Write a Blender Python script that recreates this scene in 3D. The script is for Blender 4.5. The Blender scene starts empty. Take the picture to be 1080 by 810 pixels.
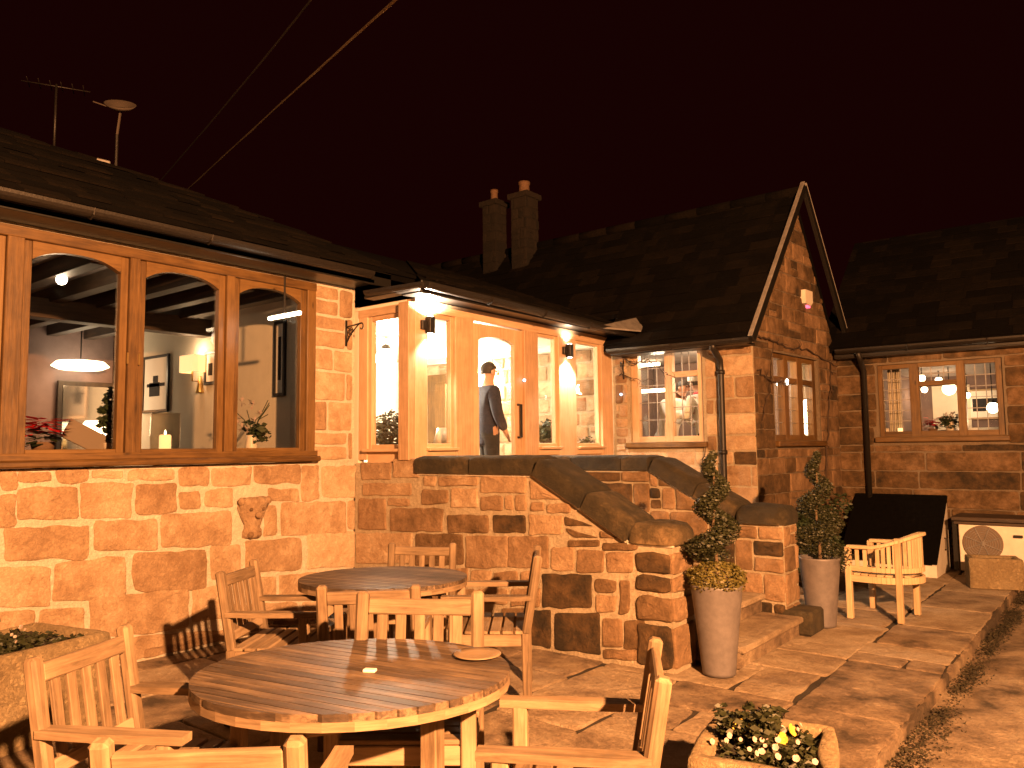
import bpy, math, random
from mathutils import Vector, Matrix, noise
from math import sin, cos, pi, radians, sqrt, atan2
random.seed(7)
sc = bpy.context.scene
COL = sc.collection

# ------------------------------------------------------------------ camera model
YAW = radians(38.4); PIT = radians(4.7); ROLL = 0.011; FPX = 825.0; EYE = 1.6
RT = Vector((cos(YAW), sin(YAW), 0)); FH = Vector((-sin(YAW), cos(YAW), 0))
FW = FH * cos(PIT) + Vector((0, 0, sin(PIT))); UP = -FH * sin(PIT) + Vector((0, 0, cos(PIT)))
CX = RT * cos(ROLL) - UP * sin(ROLL); CY = RT * sin(ROLL) + UP * cos(ROLL)
cam_d = bpy.data.cameras.new('camera'); cam = bpy.data.objects.new('camera', cam_d); COL.objects.link(cam)
M = Matrix((CX, CY, -FW)).transposed().to_4x4(); M.translation = (0, 0, EYE)
cam.matrix_world = M
cam_d.sensor_width = 36; cam_d.lens = FPX / 1080 * 36; cam_d.clip_start = .05; cam_d.clip_end = 2000
sc.camera = cam

def at(u, v, ax, val):
    """surveyed point: where the sight line of a photo pixel meets the plane axis=val"""
    a = (u - 540) / FPX; b = (405 - v) / FPX
    d = FW + CX * a + CY * b
    t = (val - (0, 0, EYE)[ax]) / d[ax]
    return Vector((0, 0, EYE)) + d * t
def atz(u, v, Z):
    a = (u - 540) / FPX; b = (405 - v) / FPX
    return Vector((0, 0, EYE)) + (FW + CX * a + CY * b) * Z

# ------------------------------------------------------------------ materials
MATS = {}
def new_mat(name):
    m = bpy.data.materials.new(name); m.use_nodes = True
    nt = m.node_tree; nt.nodes.clear()
    out = nt.nodes.new('ShaderNodeOutputMaterial'); b = nt.nodes.new('ShaderNodeBsdfPrincipled')
    nt.links.new(b.outputs[0], out.inputs[0]); MATS[name] = m
    return m, nt, b, out
def N(nt, t, **k):
    n = nt.nodes.new(t)
    for a, v in k.items(): setattr(n, a, v)
    return n
def ramp(nt, fac, stops):
    r = N(nt, 'ShaderNodeValToRGB'); e = r.color_ramp.elements
    while len(e) < len(stops): e.new(.5)
    for el, (p, c) in zip(e, stops): el.position = p; el.color = (*c, 1)
    nt.links.new(fac, r.inputs[0]); return r.outputs[0]
def noise_n(nt, scale, detail=6, rough=.6, vec=None, dist=0):
    n = N(nt, 'ShaderNodeTexNoise'); n.inputs['Scale'].default_value = scale
    n.inputs['Detail'].default_value = detail; n.inputs['Roughness'].default_value = rough; n.inputs['Distortion'].default_value = dist
    if vec is not None: nt.links.new(vec, n.inputs['Vector'])
    return n.outputs['Fac']
def mix(nt, a, b, fac, mode='MIX'):
    n = N(nt, 'ShaderNodeMix', data_type='RGBA', blend_type=mode)
    for s, v in ((6, a), (7, b)):
        if isinstance(v, tuple): n.inputs[s].default_value = (*v, 1)
        else: nt.links.new(v, n.inputs[s])
    if isinstance(fac, (int, float)): n.inputs[0].default_value = fac
    else: nt.links.new(fac, n.inputs[0])
    return n.outputs[2]
def mth(nt, op, a, b=0.5, clamp=False):
    n = N(nt, 'ShaderNodeMath', operation=op, use_clamp=clamp)
    for i, v in enumerate((a, b)):
        if isinstance(v, (int, float)): n.inputs[i].default_value = v
        else: nt.links.new(v, n.inputs[i])
    return n.outputs[0]
def geo_pos(nt): return N(nt, 'ShaderNodeNewGeometry').outputs['Position']
def obj_co(nt): return N(nt, 'ShaderNodeTexCoord').outputs['Object']
def bump(nt, b, h, strength=.5, dist=.01):
    n = N(nt, 'ShaderNodeBump'); n.inputs['Strength'].default_value = strength; n.inputs['Distance'].default_value = dist
    nt.links.new(h, n.inputs['Height']); nt.links.new(n.outputs[0], b.inputs['Normal'])
def tone_attr(nt):
    n = N(nt, 'ShaderNodeAttribute'); n.attribute_name = 'tone'; return n.outputs['Fac']

def stone_mat(name, stops, rough=.9, nscale=9, spread=.35, bs=.6):
    m, nt, b, o = new_mat(name); p = geo_pos(nt); t = tone_attr(nt)
    n1 = noise_n(nt, nscale, 8, .65, p); n2 = noise_n(nt, 2.3, 3, .6, p, .6); n3 = noise_n(nt, 70, 4, .7, p)
    s = mth(nt, 'ADD', t, mth(nt, 'MULTIPLY', mth(nt, 'SUBTRACT', n1, .5), spread * 1.5))
    s = mth(nt, 'ADD', s, mth(nt, 'MULTIPLY', mth(nt, 'SUBTRACT', n2, .5), spread * 1.6), True)
    c = ramp(nt, s, stops)
    g = ramp(nt, n3, [(.3, (.72, .72, .72)), (.7, (1.12, 1.12, 1.12))])
    nt.links.new(mix(nt, c, g, .8, 'MULTIPLY'), b.inputs['Base Color'])
    b.inputs['Roughness'].default_value = rough
    n4 = noise_n(nt, 28, 5, .75, p, .8); pit = mth(nt, 'POWER', mth(nt, 'ABSOLUTE', mth(nt, 'SUBTRACT', n4, .5)), .5)
    vo = N(nt, 'ShaderNodeTexVoronoi'); vo.inputs['Scale'].default_value = 16; nt.links.new(p, vo.inputs['Vector'])
    h = mth(nt, 'ADD', mth(nt, 'MULTIPLY', n1, 1.3), mth(nt, 'MULTIPLY', n3, .4))
    h = mth(nt, 'ADD', h, mth(nt, 'MULTIPLY', pit, .7)); h = mth(nt, 'ADD', h, mth(nt, 'MULTIPLY', vo.outputs['Distance'], .5))
    bump(nt, b, h, min(1, bs * 1.25), .028)
    return m
SAND = stone_mat('sandstone', [(0, (.028, .018, .008)), (.2, (.11, .062, .024)), (.5, (.30, .185, .10)), (.75, (.46, .31, .185)), (1, (.66, .50, .34))], spread=.42)
DARKST = stone_mat('weathered_stone', [(0, (.025, .02, .012)), (.3, (.08, .06, .03)), (.6, (.20, .14, .075)), (1, (.40, .30, .18))], spread=.5)
MORT = stone_mat('mortar', [(0, (.50, .43, .33)), (1, (.82, .74, .62))], nscale=14, spread=.4)
MORTD = stone_mat('old_mortar', [(0, (.30, .235, .15)), (1, (.62, .52, .38))], nscale=14, spread=.5)
MORTN = stone_mat('narrow_mortar', [(0, (.16, .12, .08)), (1, (.32, .25, .17))], nscale=14, spread=.4)
FLAG = stone_mat('flagstone', [(0, (.09, .062, .038)), (.3, (.26, .18, .115)), (.65, (.42, .31, .20)), (1, (.55, .43, .30))], nscale=4, spread=1.0, bs=.8)
COPE = stone_mat('mossy_coping', [(0, (.016, .013, .007)), (.45, (.05, .037, .017)), (.75, (.13, .088, .04)), (1, (.30, .20, .10))], nscale=8, spread=.75, bs=.9)
TROUGH = stone_mat('trough_stone', [(0, (.12, .08, .04)), (.5, (.33, .24, .13)), (1, (.48, .37, .22))], nscale=6, spread=.6, bs=1.0)

def simple(name, col, rough=.6, metal=0, nscale=0, var=.25, bs=0, spec=None, coat=0):
    m, nt, b, o = new_mat(name)
    b.inputs['Roughness'].default_value = rough; b.inputs['Metallic'].default_value = metal
    if coat: b.inputs['Coat Weight'].default_value = coat
    if nscale:
        n = noise_n(nt, nscale, 6, .65, geo_pos(nt))
        lo = tuple(c * (1 - var) for c in col); hi = tuple(min(1, c * (1 + var)) for c in col)
        nt.links.new(ramp(nt, n, [(.3, lo), (.7, hi)]), b.inputs['Base Color'])
        if bs: bump(nt, b, n, bs, .01)
    else: b.inputs['Base Color'].default_value = (*col, 1)
    return m
def wood_mat(name, dark, mid, light, rough=.7, stretch=(2, 26, 26), knots=True, tone=.35, grey=0):
    m, nt, b, o = new_mat(name)
    tc = obj_co(nt); uvn = N(nt, 'ShaderNodeAttribute'); uvn.attribute_name = 'grain'
    mp = N(nt, 'ShaderNodeMapping'); mp.inputs['Scale'].default_value = stretch
    nt.links.new(uvn.outputs['Vector'], mp.inputs[0])
    n1 = noise_n(nt, 1.6, 8, .7, mp.outputs[0], .5)
    n2 = noise_n(nt, 5, 3, .6, uvn.outputs['Vector'])
    t = tone_attr(nt)
    s = mth(nt, 'ADD', n1, mth(nt, 'MULTIPLY', mth(nt, 'SUBTRACT', t, .5), tone))
    s = mth(nt, 'ADD', s, mth(nt, 'MULTIPLY', mth(nt, 'SUBTRACT', n2, .5), .45), True)
    c = ramp(nt, s, [(.22, dark), (.48, mid), (.75, light)])
    if knots:
        v = N(nt, 'ShaderNodeTexVoronoi'); v.inputs['Scale'].default_value = 3.2
        mp2 = N(nt, 'ShaderNodeMapping'); mp2.inputs['Scale'].default_value = (.8, 2.2, 2.2)
        nt.links.new(uvn.outputs['Vector'], mp2.inputs[0]); nt.links.new(mp2.outputs[0], v.inputs[0])
        k = ramp(nt, v.outputs['Distance'], [(.05, (1, 1, 1)), (.12, (0, 0, 0))])
        c = mix(nt, c, tuple(x * .35 for x in dark), mth(nt, 'MULTIPLY', k, .85))
    nt.links.new(c, b.inputs['Base Color']); b.inputs['Roughness'].default_value = rough
    bump(nt, b, n1, .35, .004)
    return m
PINE = wood_mat('stained_pine', (.06, .030, .009), (.125, .066, .019), (.18, .10, .033), .45)
PINE_BRIGHT = wood_mat('brightened_pine', (.36, .23, .13), (.50, .33, .20), (.60, .42, .27), .5, knots=False)  # the pine made paler, bright porch light put into its colour
TEAK = wood_mat('weathered_teak', (.10, .066, .036), (.22, .15, .088), (.36, .26, .165), .75, knots=False)
TEAKD = wood_mat('teak_tabletop', (.022, .015, .011), (.062, .042, .028), (.23, .16, .10), .55, knots=False, tone=.2, stretch=(1.6, 34, 34))
BENCHW = wood_mat('new_teak', (.36, .25, .14), (.50, .37, .22), (.62, .47, .30), .6, knots=False)
OAKD = wood_mat('dark_oak_beam', (.02, .012, .008), (.05, .03, .018), (.09, .055, .03), .6, knots=False)
SLATE = stone_mat('roof_slate', [(0, (.0015, .001, .001)), (.5, (.0036, .0026, .002)), (1, (.011, .0075, .005))], nscale=6, spread=.5, rough=.95)
SLATE.node_tree.nodes['Principled BSDF'].inputs['Specular IOR Level'].default_value = .12
BLACKP = simple('black_paint', (.012, .011, .01), .35)
CASTIRON = simple('cast_iron', (.018, .015, .013), .45, .3, 60, .4, .2)
FELT = simple('black_felt_cover', (.003, .0026, .0024), .95, 0, 20, .3, .2)
FELT.node_tree.nodes['Principled BSDF'].inputs['Specular IOR Level'].default_value = .05
WHITEP = simple('white_paint', (.72, .66, .58), .6, 0, 8, .12)
CREAM = simple('cream_plaster', (.72, .66, .55), .9, 0, 5, .06, .1)
GREYPL = simple('grey_plaster', (.42, .40, .42), .9, 0, 5, .06, .1)
MAUVE = simple('mauve_plaster', (.20, .14, .13), .9, 0, 5, .15, .1)
CEIL = simple('ceiling_plaster', (.34, .29, .27), .9, 0, 6, .15, .1)
ZINC = simple('grey_planter', (.155, .14, .145), .55, .15, 14, .18, .15)
SOIL = simple('soil', (.02, .014, .009), .95, 0, 40, .5, .6)
LEAD = simple('lead_flashing', (.30, .28, .27), .55, .3, 12, .3, .3)
FLOORW = simple('interior_floor', (.14, .08, .045), .5, 0, 10, .3)
SUIT = simple('navy_cloth', (.018, .022, .045), .9, 0, 30, .3, .2)
SUITD = simple('charcoal_cloth', (.022, .022, .026), .9, 0, 30, .3, .2)
WHITEC = simple('white_cloth', (.75, .74, .70), .9, 0, 12, .08, .3)
SKIN = simple('skin', (.46, .27, .19), .55)
HAIR = simple('dark_hair', (.02, .013, .009), .6, 0, 60, .4, .4)
REDP = simple('red_bract', (.75, .02, .03), .6, 0, 30, .4)
LEAF = simple('box_foliage', (.022, .025, .008), .55, 0, 30, .5)
LEAFY = simple('yellow_green_foliage', (.10, .085, .018), .55, 0, 30, .5)
LEAFD = simple('dark_foliage', (.03, .045, .018), .5, 0, 30, .5)
PETALY = simple('yellow_petal', (.62, .42, .06), .6)
PETALW = simple('pale_petal', (.42, .33, .30), .6)
STEM = simple('brown_stem', (.10, .065, .035), .8, 0, 30, .3)
TWIG = simple('twig_bark', (.05, .03, .018), .85, 0, 30, .3)
PAPER = simple('white_paper', (.85, .83, .78), .7)
ARTM = None
GOLD = simple('brass', (.55, .38, .15), .35, .9)
CERAM = simple('pale_ceramic', (.70, .62, .52), .3)
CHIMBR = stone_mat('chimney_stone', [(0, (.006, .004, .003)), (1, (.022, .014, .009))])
TERRA = simple('terracotta', (.16, .09, .05), .8, 0, 20, .2)
ROADM = stone_mat('sandy_asphalt', [(0, (.07, .05, .03)), (.3, (.24, .17, .11)), (.6, (.38, .28, .185)), (1, (.50, .39, .26))], nscale=2.6, spread=1.3, bs=.9)
GRIT = stone_mat('joint_grit', [(0, (.02, .014, .009)), (1, (.07, .05, .03))], nscale=20, spread=.7)
MOSS = simple('dark_moss', (.03, .024, .011), .95, 0, 50, .6, .8)
FANG = simple('fan_grille', (.16, .12, .09), .6, .2)

def glass_mat(name, tint=(1, 1, 1), refl=.08):
    m, nt, b, out = new_mat(name); nt.nodes.remove(b)
    tr = N(nt, 'ShaderNodeBsdfTransparent'); tr.inputs[0].default_value = (*tint, 1)
    gl = N(nt, 'ShaderNodeBsdfGlossy'); gl.inputs['Roughness'].default_value = .02
    lw = N(nt, 'ShaderNodeLayerWeight'); lw.inputs[0].default_value = .5
    fr = mth(nt, 'ADD', mth(nt, 'MULTIPLY', mth(nt, 'POWER', lw.outputs['Facing'], 4.0), .55), .035)
    ms = N(nt, 'ShaderNodeMixShader'); nt.links.new(fr, ms.inputs[0])
    nt.links.new(tr.outputs[0], ms.inputs[1]); nt.links.new(gl.outputs[0], ms.inputs[2]); nt.links.new(ms.outputs[0], out.inputs[0])
    return m
GLASS = glass_mat('window_glass', (.93, .93, .92))
JARG = glass_mat('clear_jar', (.88, .85, .80))
def emit(name, col, s):
    m, nt, b, out = new_mat(name); b.inputs['Base Color'].default_value = (*col, 1)
    b.inputs['Emission Color'].default_value = (*col, 1); b.inputs['Emission Strength'].default_value = s
    return m
E_WARM = emit('lamp_glow_warm', (1, .78, .48), 14)
E_SHADE = emit('lamp_shade_glow', (1, .55, .22), 1.7)
E_WHITE = emit('lamp_glow_white', (1, .86, .66), 26)
E_CANDLE = emit('candle_glow', (1, .60, .25), 2.2)
E_PINK = emit('strobe_light', (1, .15, .3), 1.5)
E_BLUE = emit('led_glow', (.45, .75, 1), 3)
E_LANT = emit('street_lantern_glow', (1, .45, .12), 30)

# ------------------------------------------------------------------ mesh builder
def frame_of(d):
    d = d.normalized(); a = Vector((0, 0, 1)) if abs(d.z) < .95 else Vector((0, 1, 0))
    x = a.cross(d).normalized(); return x, d.cross(x).normalized()
class MB:
    def __init__(s): s.v = []; s.f = []; s.t = []; s.g = []; s.mi = []; s.cur = 0; s.smooth = False; s.sm = []
    def add(s, vs, fs, tone=.5, grain=None):
        o = len(s.v); s.v += [Vector(v) for v in vs]
        s.g += [Vector(g) for g in grain] if grain else [Vector(v) for v in vs]
        for f in fs: s.f.append([i + o for i in f]); s.t.append(tone); s.mi.append(s.cur); s.sm.append(s.smooth)
        return s
    def box(s, c, size, rz=0, tone=None, bev=.0):
        if tone is None: tone = random.random()
        hx, hy, hz = [x / 2 for x in size]; c = Vector(c)
        R = Matrix.Rotation(rz, 3, 'Z')
        L = max(range(3), key=lambda i: size[i]); off = Vector([random.uniform(0, 30) for _ in range(3)])
        b = min(bev, hx * .49, hy * .49, hz * .49)
        vs = []; 
        if b <= 0:
            vs = [Vector((sx * hx, sy * hy, sz * hz)) for sx in (-1, 1) for sy in (-1, 1) for sz in (-1, 1)]
            fs = [(0, 1, 3, 2), (4, 6, 7, 5), (0, 4, 5, 1), (2, 3, 7, 6), (0, 2, 6, 4), (1, 5, 7, 3)]
        else:
            idx = {}
            for sx in (-1, 1):
                for sy in (-1, 1):
                    for sz in (-1, 1):
                        for a in range(3):
                            p = [sx * (hx - b), sy * (hy - b), sz * (hz - b)]; sg = (sx, sy, sz)
                            p[a] = sg[a] * (hx, hy, hz)[a]; idx[(sx, sy, sz, a)] = len(vs); vs.append(Vector(p))
            fs = []
            for a in range(3):
                o1, o2 = [(1, 2), (2, 0), (0, 1)][a]
                for sg in (-1, 1):
                    q = []
                    for s1, s2 in ((-1, -1), (1, -1), (1, 1), (-1, 1)):
                        k = [0, 0, 0]; k[a] = sg; k[o1] = s1; k[o2] = s2; q.append(idx[(*k, a)])
                    fs.append(q if sg > 0 else q[::-1])
            for a in range(3):      # edges
                o1, o2 = [(1, 2), (2, 0), (0, 1)][a]
                for s1 in (-1, 1):
                    for s2 in (-1, 1):
                        k0 = [0] * 3; k1 = [0] * 3; k0[a] = -1; k1[a] = 1
                        for k in (k0, k1): k[o1] = s1; k[o2] = s2
                        q = [idx[(*k0, o1)], idx[(*k1, o1)], idx[(*k1, o2)], idx[(*k0, o2)]]
                        fs.append(q if s1 * s2 < 0 else q[::-1])
            for sx in (-1, 1):
                for sy in (-1, 1):
                    for sz in (-1, 1):
                        q = [idx[(sx, sy, sz, a)] for a in range(3)]; fs.append(q if sx * sy * sz > 0 else q[::-1])
        gr = []
        for v in vs:
            g = [v[L], v[(L + 1) % 3], v[(L + 2) % 3]]; gr.append(Vector(g) + off)
        s.add([c + R @ v for v in vs], fs, tone, gr); return s
    def bar(s, p0, p1, w, h, tone=None, up=None, bev=.004):
        """rectangular bar from p0 to p1; w across, h along 'up'"""
        p0 = Vector(p0); p1 = Vector(p1); d = p1 - p0; L = d.length
        if up is None: x, y = frame_of(d)
        else:
            up = Vector(up); x = up.cross(d).normalized(); y = d.normalized().cross(x).normalized()
        n0 = len(s.v); s.box((0, 0, 0), (w, h, L), 0, tone, bev)
        mid = (p0 + p1) / 2; z = d.normalized()
        for i in range(n0, len(s.v)):
            q = s.v[i]; s.v[i] = mid + x * q.x + y * q.y + z * q.z
        return s
    def tube(s, pts, r, seg=8, tone=.5, cap=True):
        pts = [Vector(p) for p in pts]; n = len(pts); vs = []; fs = []
        rr = r if isinstance(r, (list, tuple)) else [r] * n
        px = None
        for i, p in enumerate(pts):
            d = (pts[min(i + 1, n - 1)] - pts[max(i - 1, 0)])
            x, y = frame_of(d)
            if px is not None:
                x = (px - d.normalized() * px.dot(d.normalized())).normalized(); y = d.normalized().cross(x)
            px = x
            for k in range(seg): vs.append(p + (x * cos(2 * pi * k / seg) + y * sin(2 * pi * k / seg)) * rr[i])
        for i in range(n - 1):
            for k in range(seg): fs.append((i * seg + k, i * seg + (k + 1) % seg, (i + 1) * seg + (k + 1) % seg, (i + 1) * seg + k))
        if cap: fs.append(tuple(range(seg))[::-1]); fs.append(tuple((n - 1) * seg + k for k in range(seg)))
        s.add(vs, fs, tone); return s
    def lathe(s, c, prof, seg=24, tone=.5, cap=True, axis=None):
        c = Vector(c); vs = []; fs = []; n = len(prof)
        if axis is None: x, y, z = Vector((1, 0, 0)), Vector((0, 1, 0)), Vector((0, 0, 1))
        else: z = Vector(axis).normalized(); x, y = frame_of(z)
        for r, h in prof:
            for k in range(seg): vs.append(c + x * r * cos(2 * pi * k / seg) + y * r * sin(2 * pi * k / seg) + z * h)
        for i in range(n - 1):
            for k in range(seg): fs.append((i * seg + k, i * seg + (k + 1) % seg, (i + 1) * seg + (k + 1) % seg, (i + 1) * seg + k))
        if cap: fs.append(tuple(range(seg))[::-1]); fs.append(tuple((n - 1) * seg + k for k in range(seg)))
        s.add(vs, fs, tone); return s
    def prism(s, poly, n, d, tone=.5):
        """extrude a 3D polygon along n by d"""
        n = Vector(n).normalized(); P = [Vector(p) for p in poly]; k = len(P)
        vs = P + [p + n * d for p in P]
        nn = sum(((P[i] - P[0]).cross(P[(i + 1) % k] - P[0]) for i in range(k)), Vector())
        fs = [tuple(range(k)), tuple(range(k, 2 * k))[::-1]] + [(i, i + k, (i + 1) % k + k, (i + 1) % k) for i in range(k)]
        if nn.dot(n * d) > 0: fs = [f[::-1] for f in fs]
        off = Vector([random.uniform(0, 30) for _ in range(3)])
        L = max(range(k), key=lambda i: (P[(i + 1) % k] - P[i]).length); ax = (P[(L + 1) % k] - P[L]).normalized(); ay = n.cross(ax)
        s.add(vs, fs, tone, [Vector((v.dot(ax), v.dot(ay), v.dot(n))) + off for v in vs]); return s
    def ball(s, c, r, seg=12, tone=.5, sz=1):
        prof = [(max(.001, sin(pi * i / (seg // 2))) * r, -cos(pi * i / (seg // 2)) * r * sz) for i in range(seg // 2 + 1)]
        return s.lathe(c, prof, seg, tone)
    def build(s, name, mats, parent=None, local=False, loc=None):
        me = bpy.data.meshes.new(name)
        off = Vector((0, 0, 0))
        if loc is not None: off = Vector(loc)
        elif parent is not None and not local:
            p = parent
            while p.parent: p = p.parent
            off = p.location
        me.from_pydata([tuple(v - off) for v in s.v], [], s.f)
        if not isinstance(mats, (list, tuple)): mats = [mats]
        for m in mats: me.materials.append(m)
        me.polygons.foreach_set('material_index', s.mi)
        me.polygons.foreach_set('use_smooth', s.sm)
        a = me.attributes.new('tone', 'FLOAT', 'FACE'); a.data.foreach_set('value', s.t)
        g = me.attributes.new('grain', 'FLOAT_VECTOR', 'POINT'); g.data.foreach_set('vector', [x for v in s.g for x in v])
        me.update(); o = bpy.data.objects.new(name, me); COL.objects.link(o)
        if parent is not None: o.parent = parent
        if loc is not None: o.location = loc
        return o
def tag(o, label=None, cat=None, group=None, kind=None):
    for k, v in (('label', label), ('category', cat), ('group', group), ('kind', kind)):
        if v: o[k] = v
    return o
def thing(name, label, cat, loc, rz=0, group=None):
    o = bpy.data.objects.new(name, None); COL.objects.link(o); o.location = loc; o.rotation_euler = (0, 0, rz)
    o.empty_display_size = .1
    return tag(o, label, cat, group)
def kids(o): return [c for c in bpy.data.objects if c.parent == o]
def copy_tree(o, parent=None):
    c = o.copy(); COL.objects.link(c)
    if parent is not None: c.parent = parent
    for k in kids(o): copy_tree(k, c)
    return c
def MBn(cur_smooth=False):
    m = MB(); m.smooth = cur_smooth; return m

# ------------------------------------------------------------------ masonry
def clip(poly, half):
    """clip 2D polygon by half plane (a,b,c): a*x+b*y<=c"""
    a, b, c = half; out = []
    for i in range(len(poly)):
        p, q = poly[i], poly[(i + 1) % len(poly)]
        dp = a * p[0] + b * p[1] - c; dq = a * q[0] + b * q[1] - c
        if dp <= 0: out.append(p)
        if (dp < 0 < dq) or (dq < 0 < dp):
            t = dp / (dp - dq); out.append((p[0] + t * (q[0] - p[0]), p[1] + t * (q[1] - p[1])))
    return out
def halves(poly):
    area = sum(poly[i][0] * poly[(i + 1) % len(poly)][1] - poly[(i + 1) % len(poly)][0] * poly[i][1] for i in range(len(poly)))
    P = poly if area > 0 else poly[::-1]; hs = []
    for i in range(len(P)):
        p, q = P[i], P[(i + 1) % len(P)]; nx, ny = q[1] - p[1], -(q[0] - p[0]); L = sqrt(nx * nx + ny * ny)
        if L > 1e-6: hs.append((nx / L, ny / L, (nx * p[0] + ny * p[1]) / L))
    return P, hs
def area2(P): return abs(sum(P[i][0] * P[(i + 1) % len(P)][1] - P[(i + 1) % len(P)][0] * P[i][1] for i in range(len(P)))) / 2
def stone(mb, O, ux, uy, n, poly, depth=.014, tone=.5, jit=.006, rnd=.02, step=.05):
    """one stone: a 2D outline laid on the plane O+ux*s+uy*t, proud along n with worn edges"""
    if len(poly) < 3 or area2(poly) < .0012: return
    P, _ = halves(poly); pts = []
    for i in range(len(P)):
        a = Vector(P[i - 1]); b = Vector(P[i]); c = Vector(P[(i + 1) % len(P)])
        l1 = (a - b).length; l2 = (c - b).length
        if l1 < 1e-4 or l2 < 1e-4: continue
        r = min(rnd * random.uniform(.6, 1.6), l1 * .4, l2 * .4)
        p0 = b + (a - b) / l1 * r; p1 = b + (c - b) / l2 * r
        pts += [p0, (p0 + p1) / 2 * .45 + b * .55, p1]
        m = int((l2 - 2 * r) / step)
        q1 = c + (b - c) / l2 * min(rnd, l2 * .4)
        for k in range(1, m): pts.append(p1.lerp(q1, k / m))
    sd = random.uniform(0, 99)
    pts = [p + Vector((noise.noise((p.x * 9, p.y * 9, sd)), noise.noise((p.x * 9, p.y * 9, sd + 7)))) * jit * 2 for p in pts]
    k = len(pts); cen = sum(pts, Vector((0, 0))) / k
    size = min(max(p.x for p in pts) - min(p.x for p in pts), max(p.y for p in pts) - min(p.y for p in pts))
    def ring(ins, d, wob=0):
        out = []
        for p in pts:
            q = cen + (p - cen) * (1 - ins / max(.03, (p - cen).length))
            dd = d + (noise.noise((q.x * 7, q.y * 7, sd + 3)) * wob)
            out.append(O + ux * q.x + uy * q.y + n * dd)
        return out
    i2 = min(.022, size * .18)
    vs = ring(0, -.02) + ring(0, depth * .3) + ring(i2 * .35, depth * .85, depth * .2) + ring(i2, depth, depth * .35) + ring(min(.09, size * .33), depth * 1.1, depth * .8)
    vs.append(O + ux * cen.x + uy * cen.y + n * depth * (1.1 + random.uniform(-.3, .3)))
    fs = []; flip = ux.cross(uy).dot(n) < 0
    for r in range(4):
        for i in range(k):
            fs.append((r * k + i, r * k + (i + 1) % k, (r + 1) * k + (i + 1) % k, (r + 1) * k + i))
    for i in range(k): fs.append((4 * k + i, 4 * k + (i + 1) % k, 5 * k))
    if flip: fs = [f[::-1] for f in fs]
    mb.add(vs, fs, tone)
def courses(mb, O, ux, uy, n, region, hr=(.14, .26), wr=(.25, .6), joint=.018, tone=(.3, .9), seed=1, depth=.012, jit=.005, holes=(), rnd=.02, split=.15, dark=0, tilt=0):
    rs = random.getstate(); random.seed(seed)
    P, hs = halves(region)
    x0 = min(p[0] for p in P); x1 = max(p[0] for p in P); y0 = min(p[1] for p in P); y1 = max(p[1] for p in P)
    brk = sorted({h for q in holes for h in (q[1], q[3]) if y0 < h < y1})
    y = y0
    while y < y1 - .03:
        h = random.uniform(*hr); yt = y + h
        for b in brk:
            if y + .05 < b < yt + .06: yt = b; break
        if y1 - yt < .07: yt = y1
        x = x0 - random.uniform(0, wr[0])
        while x < x1:
            w = random.uniform(*wr); xr = x + w
            cells = [(x, y, xr, yt)]
            if random.random() < split and yt - y > .16:
                ym = y + (yt - y) * random.uniform(.4, .6); xm = x + w * random.uniform(.4, .6)
                cells = random.choice([[(x, y, xr, ym), (x, ym, xr, yt)], [(x, y, xm, ym), (x, ym, xm, yt), (xm, y, xr, yt)]])
            for (a, b, c, d) in cells:
                segs = [(a, c)]
                for q in holes:
                    if q[1] < d - .01 and q[3] > b + .01:
                        ns = []
                        for (sa, sb) in segs:
                            if q[0] >= sb or q[2] <= sa: ns.append((sa, sb)); continue
                            if q[0] - sa > .05: ns.append((sa, q[0]))
                            if sb - q[2] > .05: ns.append((q[2], sb))
                        segs = ns
                for (sa, sb) in segs:
                    j = joint / 2; t1, t2 = random.uniform(-tilt, tilt), random.uniform(-tilt, tilt)
                    poly = [(sa + j, b + j + t1), (sb - j, b + j + t2), (sb - j, d - j + t2), (sa + j, d - j + t1)]
                    for hh in hs:
                        poly = clip(poly, (hh[0], hh[1], hh[2] - j * .6))
                        if len(poly) < 3: break
                    if len(poly) >= 3:
                        t = random.uniform(*tone)
                        if random.random() < dark: t *= .35
                        stone(mb, O, ux, uy, n, poly, depth * random.uniform(.6, 1.5), t, jit, rnd)
            x = xr
        y = yt
    random.setstate(rs)
X = Vector((1, 0, 0)); Y = Vector((0, 1, 0)); Zv = Vector((0, 0, 1))
# ================================================================== GROUND
def sheet(name, x0, y0, x1, y1, z, mat, kind='structure'):
    m = MB(); m.add([(x0, y0, z), (x1, y0, z), (x1, y1, z), (x0, y1, z)], [(0, 1, 2, 3)]); return tag(m.build(name, mat), kind=kind)
sheet('ground', -300, -300, 300, 300, -.16, GRIT)
# terrace: a bed of grit with individually cut flagstones
m = MB(); m.box((-6.6, 4.25, -.08), (10.9, 14.7, .12), tone=.4)
m.cur = 1
courses(m, Vector((0, 0, -.016)), Y, -X, Zv, [(-2.4, 1.14), (11.5, 1.14), (11.5, 6.3), (-2.4, 6.3)], hr=(.48, .85), wr=(.55, 1.3), joint=.020, tone=(.25, .85), seed=12, depth=.011, jit=.008, rnd=.035, split=.22, tilt=.035)
terrace = tag(m.build('terrace_paving', [GRIT, FLAG]), kind='structure')
# kerb of long dressed stones along the road
m = MB()
courses(m, Vector((-1.135, 0, -.14)), Y, Zv, X, [(-2.4, 0), (11.5, 0), (11.5, .125), (-2.4, .125)], hr=(.125, .125), wr=(.5, 1.1), joint=.01, tone=(.1, .4), seed=6, depth=.01, jit=.01, rnd=.03, split=0)
tag(m.build('kerb', FLAG), kind='structure')
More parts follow.
